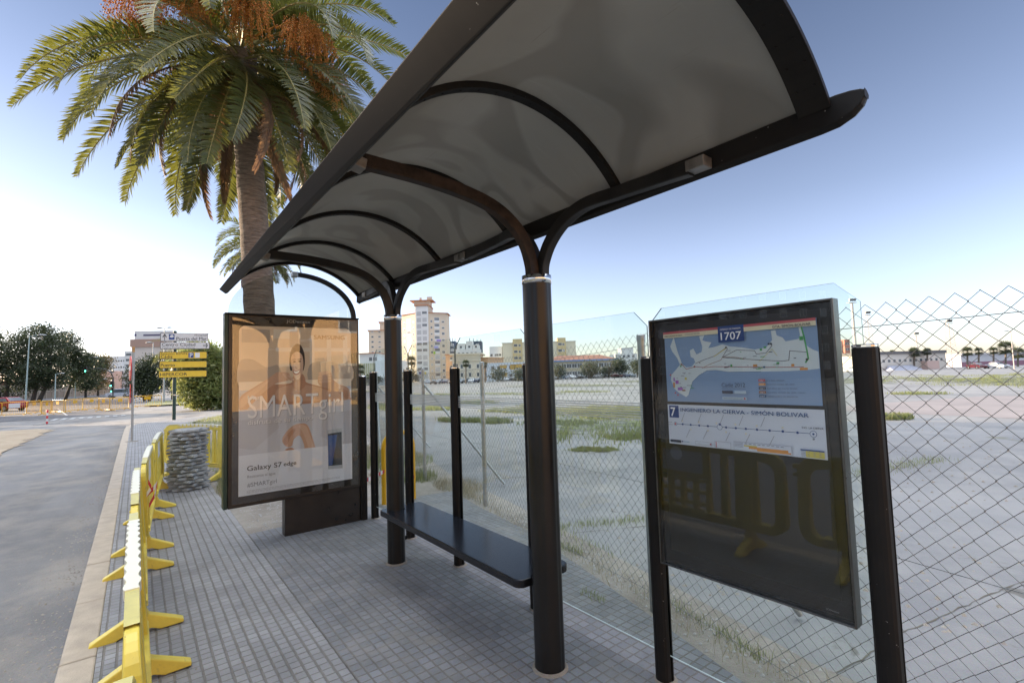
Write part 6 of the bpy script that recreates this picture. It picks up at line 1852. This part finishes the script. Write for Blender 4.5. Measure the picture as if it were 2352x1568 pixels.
# no-entry sign seen almost edge-on
ne = thing('no_entry_sign', 'grey post with a round road sign turned edge-on at the pavement corner', 'road sign', spot(298, 13.9), R(-86))
z0 = ne.location.z
zz = lambda y: at(298, y, 13.9).z - z0
MB().tube([(0, .05, -.05), (0, .05, zz(808))], .030, 16).build('post', M['zinc'], ne)
MB().tube([(0, .05, zz(808) + .001), (0, .05, zz(795))], .031, 16).build('post_top', pm('sign_post_orange', (.55, .30, .10), .6), ne)
zc_ = (zz(817) + zz(874)) / 2; rr_ = (zz(817) - zz(874)) / 2
M['signred'] = pm('sign_red', (.55, .02, .02), .4)
mb = MB(); mb.prism([(rr_ * cos(-2 * pi * k / 36), zc_ + rr_ * sin(-2 * pi * k / 36)) for k in range(36)], -.03, -.004, 0); o = mb.build('sign_disc', M['signred'], ne)
mb = MB(); mb.span((-rr_ * .72, -.0325, zc_ - rr_ * .17), (rr_ * .72, -.0302, zc_ + rr_ * .17)); mb.build('white_bar', M['white'], o)
mb = MB(); mb.prism([(rr_ * .98 * cos(-2 * pi * k / 36), zc_ + rr_ * .98 * sin(-2 * pi * k / 36)) for k in range(36)], -.0035, .004, 0); mb.build('disc_back', M['white'], o)
mb = MB(); mb.span((-.10, -.02, zz(925)), (.10, -.004, zz(882))); mb.build('lower_plate', M['signred'], ne)
MB().lathe([(.16, 0), (.15, .01), (.05, .015)], 16, 0, (0, .05, 0)).build('post_foot', M['dirt'], ne)
# marker post
dp = thing('marker_post', 'small red and white banded marker post on the roadway', 'marker post', spot(108, 26) + Vector((0, 0, -.12)), 0)
hgt = at(108, 941, 26).z - dp.location.z
for k in range(5): MB().lathe([(.045, hgt * k / 5), (.045, hgt * (k + 1) / 5 - .002)] + ([(0, hgt)] if k == 4 else []), 14).build('band', M['tape_r'] if k % 2 == 0 else M['white'], dp)
mb = MB(); mb.span((-.55, -.05, 0), (.55, .05, .03)); mb.build('foot_bar', M['concrete'], dp)
# traffic light
tl = thing('traffic_light', 'black traffic light mast with a curved arm, showing green', 'traffic light', spot(259, 88) + Vector((0, 0, -.1)), BRZ)
z0 = tl.location.z; s_ = 88 / FP
tz = lambda y: at(259, y, 88).z - z0
armp = [(0, 0, 0), (.05, 0, tz(880)), (.0, 0, tz(866)), (-.35, 0, tz(857)), (-1.1, 0, tz(849)), (-2.3, 0, tz(845)), (-3.6, 0, tz(844)), (-4.9, 0, tz(844))]
MB().tube(armp, [.10, .09, .085, .08, .07, .065, .06, .055], 10).build('mast', M['black'], tl)
gm, gN, gL, gP = nm('green_light'); gP.inputs['Emission Color'].default_value = (.10, 1, .62, 1); gP.inputs['Emission Strength'].default_value = 2.6; gP.inputs['Base Color'].default_value = (.02, .3, .2, 1)
M['lens_off'] = pm('lens_off', (.03, .015, .012), .3)
def head(x, zlow, s=1.0):
    mb = MB(); mb.span((x - .17 * s, -.16, zlow), (x + .17 * s, .12, zlow + 1.0 * s)); o = mb.build('signal_head', M['black'], tl, bev=.02)
    for k in range(3):
        MB().tube([(x, -.17, zlow + (.17 + .33 * k) * s), (x, -.20, zlow + (.17 + .33 * k) * s)], .125 * s * (1.0), 14, 0).build('lens', gm if k == 0 else M['lens_off'], o)
head(-5.0, tz(851.8)); head(-.28, tz(887.5)); head(-.15, tz(900), .8)
# yellow tubular street barriers
def tube_barrier():
    t = thing('street_barrier', 'x', 'barrier', (0, 0, 0), 0, 'yellow tubular barriers across the road')
    fr = [(-1.15, 0, .12), (-1.15, 0, .98)] + [(-1.15 + .10 - .10 * cos(pi / 2 * k / 4), 0, .98 + .10 * sin(pi / 2 * k / 4)) for k in range(1, 5)] + [(1.05 + .10 * sin(pi / 2 * k / 4), 0, .98 + .10 * cos(pi / 2 * k / 4)) for k in range(5)] + [(1.15, 0, .12), (-1.15, 0, .12)]
    MB().tube(fr, .026, 8).build('frame', M['yel_paint'], t)
    mb = MB()
    for k in range(11): mb.tube([(-.98 + .196 * k, 0, .13), (-.98 + .196 * k, 0, 1.07)], .011, 6)
    mb.build('infill', M['yel_paint'], t)
    for x in (-.95, .95):
        MB().tube([(x, -.3, -.02), (x, -.26, .03), (x, 0, .12), (x, .26, .03), (x, .3, -.02)], .024, 8).build('foot', M['yel_paint'], t)
    mb = MB(); mb.span((-.28, -.03, .72), (.28, -.018, .98)); mb.build('plate', M['yel_paint'], t)
    return t
tb0 = tube_barrier()
segs = [((-70, 37), (4, 38), 'yellow tubular barrier running out of the left edge before the red car'), ((4, 38), (60, 39), 'yellow tubular barrier in front of the red car with a white notice'), ((60, 39.5), (93, 42), 'dull tubular barrier left of the one turned sideways'),
        ((95, 37.5), (117, 38.5), 'yellow tubular barrier standing nearest, turned sideways to the row'), ((119, 41), (147, 40), 'yellow tubular barrier with a bright sign plate in the middle of the road'), ((150, 41), (190, 44), 'long pale tubular barrier under the hanging traffic light'), ((190, 44), (228, 46), 'tubular barrier continuing toward the traffic light mast'),
        ((225, 41), (252, 40.5), 'yellow tubular barrier set crosswise left of the edge-on road sign'), ((252, 40.5), (296, 43), 'low yellow tubular barrier just left of the edge-on road sign'), ((306, 47), (371, 47.5), 'bright yellow tubular barrier on the median right of the edge-on road sign')]
for i, ((xa, za), (xb, zb_), lab) in enumerate(segs):
    o = tb0 if i == 0 else copy_tree(tb0)
    a, b = spot(xa, za), spot(xb, zb_); dd = b - a
    o['label'] = lab
    o.location = ((a.x + b.x) / 2, (a.y + b.y) / 2, (a.z + b.z) / 2 - .10); o.rotation_euler = (0, 0, atan2(dd.y, dd.x)); o.scale = (Vector((dd.x, dd.y)).length / 2.34, 1, 1)
nt = MB(); nt.span((-.55, -.06, .62), (.55, -.045, .98)); nt.build('notice', M['white'], [o for o in C.objects if o.get('label', '').endswith('white notice')][0])

# ================================================================== VEHICLES
def car(name, label, paint, cat='car', group=None, kind='hatch'):
    t = thing(name, label, cat, (0, 0, 0), 0, group)
    hgt = {'hatch': 1.45, 'van': 1.95, 'saloon': 1.42}[kind]; L_ = 4.2
    if kind == 'van': low = [(-2.2, .30), (-2.25, .75), (-2.15, 1.02), (2.15, 1.05), (2.22, .75), (2.15, .30)]; roof = [(-1.30, 1.04), (-.75, 1.86), (1.85, 1.92), (2.1, 1.06)]
    elif kind == 'saloon': low = [(-2.1, .28), (-2.15, .62), (-2.0, .84), (-1.0, .93), (1.5, .96), (2.1, .90), (2.14, .60), (2.05, .28)]; roof = [(-1.0, .93), (-.35, 1.38), (.75, 1.42), (1.45, .96)]
    else: low = [(-2.0, .28), (-2.05, .64), (-1.9, .84), (-1.05, .95), (1.85, 1.0), (2.0, .85), (2.03, .55), (1.95, .28)]; roof = [(-1.05, .95), (-.35, 1.42), (1.2, 1.45), (1.8, 1.0)]
    mb = MB()
    def skin(poly, y, ins, m):
        n = len(poly); z0 = min(p[1] for p in poly); z1 = max(p[1] for p in poly)
        def yy(p): return y - ins * (p[1] - z0) / (z1 - z0)
        vs = [(p[0], -yy(p), p[1]) for p in poly] + [(p[0], yy(p), p[1]) for p in poly]
        mb.add(vs, [tuple(range(n)), tuple(reversed(range(n, 2 * n)))] + [(i, i + n, (i + 1) % n + n, (i + 1) % n) for i in range(n)], m)
    skin(low[::-1], .86, .04, 0); skin(roof[::-1], .80, .17, 0)
    mb.build('body', paint, t, bev=.05)
    wb = MB(); n = len(roof)
    x0, x1 = roof[0][0], roof[-1][0]; zr = roof[1][1]
    for sy in (-1, 1):
        yb_, yt = sy * .80, sy * .655
        a = .14
        q = [(x0 + .28, sy * .798, roof[0][1] + .07), (x1 - .25, sy * .798, roof[-1][1] + .05), (roof[2][0] - .02, sy * .662, roof[2][1] - .10), (roof[1][0] + .06, sy * .662, roof[1][1] - .10)]
        q = [(p[0], p[1] + sy * .018, p[2]) for p in q]
        wb.add(q if sy < 0 else q[::-1], [(0, 1, 2, 3)])
    wb.build('side_window', M['pane'], t)
    for (p, q, nmn) in ((roof[0], roof[1], 'windscreen'), (roof[-1], roof[-2], 'rear_window')):
        s_ = -1 if nmn == 'windscreen' else 1
        f = lambda u, w_: (p[0] + (q[0] - p[0]) * u + s_ * .012, w_, p[1] + (q[1] - p[1]) * u + .01)
        g4 = [f(.12, -.68), f(.12, .68), f(.88, .58), f(.88, -.58)]
        MB().add(g4 if s_ > 0 else g4[::-1], [(0, 1, 2, 3)]).build(nmn, M['pane'], t)
    for x in (-1.30, 1.28):
        for sy in (-1, 1):
            o = MB().tube([(x, sy * .68, .31), (x, sy * .88, .31)], .31, 18).build('wheel', M['black'], t)
            MB().tube([(x, sy * .8805, .31), (x, sy * .889, .31)], .19, 14).build('rim', M['zinc'], o)
    for sy in (-1, 1):
        mb = MB(); mb.span((-2.06 if kind != 'van' else -2.24, sy * .6 - .16, .66), (-1.97 if kind != 'van' else -2.17, sy * .6 + .16, .80)); mb.build('headlight', M['frame_w'], t)
        mb = MB(); mb.span((1.98 if kind != 'van' else 2.16, sy * .66 - .13, .72), (2.06 if kind == 'hatch' else 2.19 if kind == 'van' else 2.15, sy * .66 + .13, .92)); mb.build('tail_light', M['signred'], t)
    return t
def paint(n, rgb): return pm('car_paint_' + n, s2l(*rgb), .25, .1, var=.05, coat=.6)
rc = car('parked_car', 'red hatchback cut off by the left edge behind the tubular barrier', paint('red', (150, 22, 36)), kind='hatch')
p = spot(4, 50); rc.location = (p.x, p.y, p.z - .11); rc.rotation_euler = (0, 0, BRZ + R(-4))
vn = car('van', 'white and blue van on the road beside the traffic light mast', paint('pale', (196, 204, 216)), 'van', None, 'van')
p = spot(274, 104); vn.location = (p.x, p.y, p.z - .11); vn.rotation_euler = (0, 0, BRZ + R(18))
cols = [('white', (214, 216, 218)), ('silver', (150, 156, 164)), ('navy', (46, 56, 84)), ('maroon', (92, 34, 40)), ('black', (34, 36, 40)), ('blue', (74, 104, 150))]
protos = {}
CG = 'cars parked along the far edge of the lot'
row = [(1160, 156, 'white'), (1178, 156, 'black'), (1196, 157, 'blue'), (1277, 158, 'silver'), (1294, 154, 'blue'), (1313, 155, 'white'), (1331, 156, 'black'), (1349, 155, 'white'), (1366, 157, 'silver'), (1385, 155, 'white'), (1402, 155, 'maroon'), (1419, 156, 'maroon'), (1436, 155, 'navy'), (1453, 156, 'silver'),
       (1884 + 80, 118, 'white'), (2290, 112, 'white'), (2244, 114, 'maroon')]
nth = {}
ref = {1160: 'below the mustard house', 1178: 'below the mustard house', 1196: 'beside the near roof pole', 1277: 'right of the near roof pole', 1294: 'left of the dark rounded tree', 1313: 'just left of the dark rounded tree', 1331: 'under the left side of the dark rounded tree', 1349: 'in front of the dark rounded tree', 1366: 'under the right side of the dark rounded tree', 1385: 'between the two taller trees', 1402: 'left of the tall narrow tree', 1419: 'in front of the tall narrow tree', 1436: 'right of the tall narrow tree', 1453: 'closest to the grey wire-fence post', 1964: 'beside the stout floodlight mast', 2290: 'under the biggest palm by the sports ground', 2244: 'under the wide-headed palm by the sports ground'}
def put_car(x, z, c, lab, ang, grp):
    if c not in protos:
        o = car('parked_car', lab, paint(c, dict(cols)[c]), 'car', grp, random.choice(['hatch', 'saloon'])); protos[c] = o
    else:
        o = copy_tree(protos[c])
    o['label'] = lab; o['group'] = grp
    p = spot(x, z); o.location = p; o.rotation_euler = (0, 0, BRZ + R(ang))
for (x, z, c) in row: put_car(x, z, c, c + ' car parked ' + ref[x], random.choice([70, 80, 95, 105]), CG)
row2 = [(982, 'silver', 'at the left end of the row before the tower'), (996, 'black', 'second in the row before the tower'), (1010, 'silver', 'before the right wing of the tower'), (1024, 'navy', 'before the narrow pink house'), (1056, 'silver', 'left in front of the beige block'), (1070, 'black', 'under the leaning palm'), (1084, 'white', 'right in front of the beige block'), (1098, 'navy', 'before the orange end house')]
for (x, c, l_) in row2: put_car(x, 138, c, c + ' car parked ' + l_, random.choice([70, 85, 100]), 'cars parked before the tower and the beige block')

# ================================================================== BUILDINGS OUTSIDE THE VIEW (they shade the street and stand in the reflections)
sv = Vector((sin(R(SUN_AZ)), cos(R(SUN_AZ)), 0)); lt = Vector((cos(R(SUN_AZ)), -sin(R(SUN_AZ)), 0))
def occl(label, s, l0, l1, h, wall):  # unseen houses added to block the low sun, heights set by their shadow
    c = sv * s + lt * ((l0 + l1) / 2)
    t = thing('shade_house', label, 'house', (c.x, c.y, gz(c.x, c.y)), -R(SUN_AZ), None)
    w = l1 - l0
    mb = MB(); mb.span((-w / 2, 0, -1), (w / 2, 9, h)); mb.build('wall', wall, t)
    slab_roof(t, -w / 2, w / 2, 0, 9, h + .01, brick, .25, .3)
    facade(t, (-w / 2, 0), (w / 2, 0), [1.2 + 3 * i for i in range(max(1, int(h / 3)))], [(f, 1.2, 1.4, 'mix') for f in grid(max(2, int(w / 4)))])
occl('unseen house row added outside the left edge to block the low sun', 76, -60, -22, 16.2, wmat('dark_brick', (74, 60, 54)))  # dark wall chosen to keep its reflection in the information case dim
occl('unseen house added outside the left edge to keep the low sun off the shelter', 76, -21.5, 16, 16.2, pk)
occl('small unseen house added outside the left edge as a sun blocker, nearest the trees', 78, 16.5, 24, 8.5, wh)
t = thing('corner_house', 'sunlit ochre house across the road behind the viewer', 'house', (-6, -24, gz(-6, -24) - .1), pi)
mb = MB(); mb.span((-24, 0, -.5), (22, 10, 9.5)); mb.build('wall', wmat('ochre', (238, 194, 138)), t)
slab_roof(t, -24, 22, 0, 10, 9.51, brick, .5)
facade(t, (-24, 0), (22, 0), [1.0, 5.2], [(f, 1.5, 2.0, 'double') for f in grid(9)])
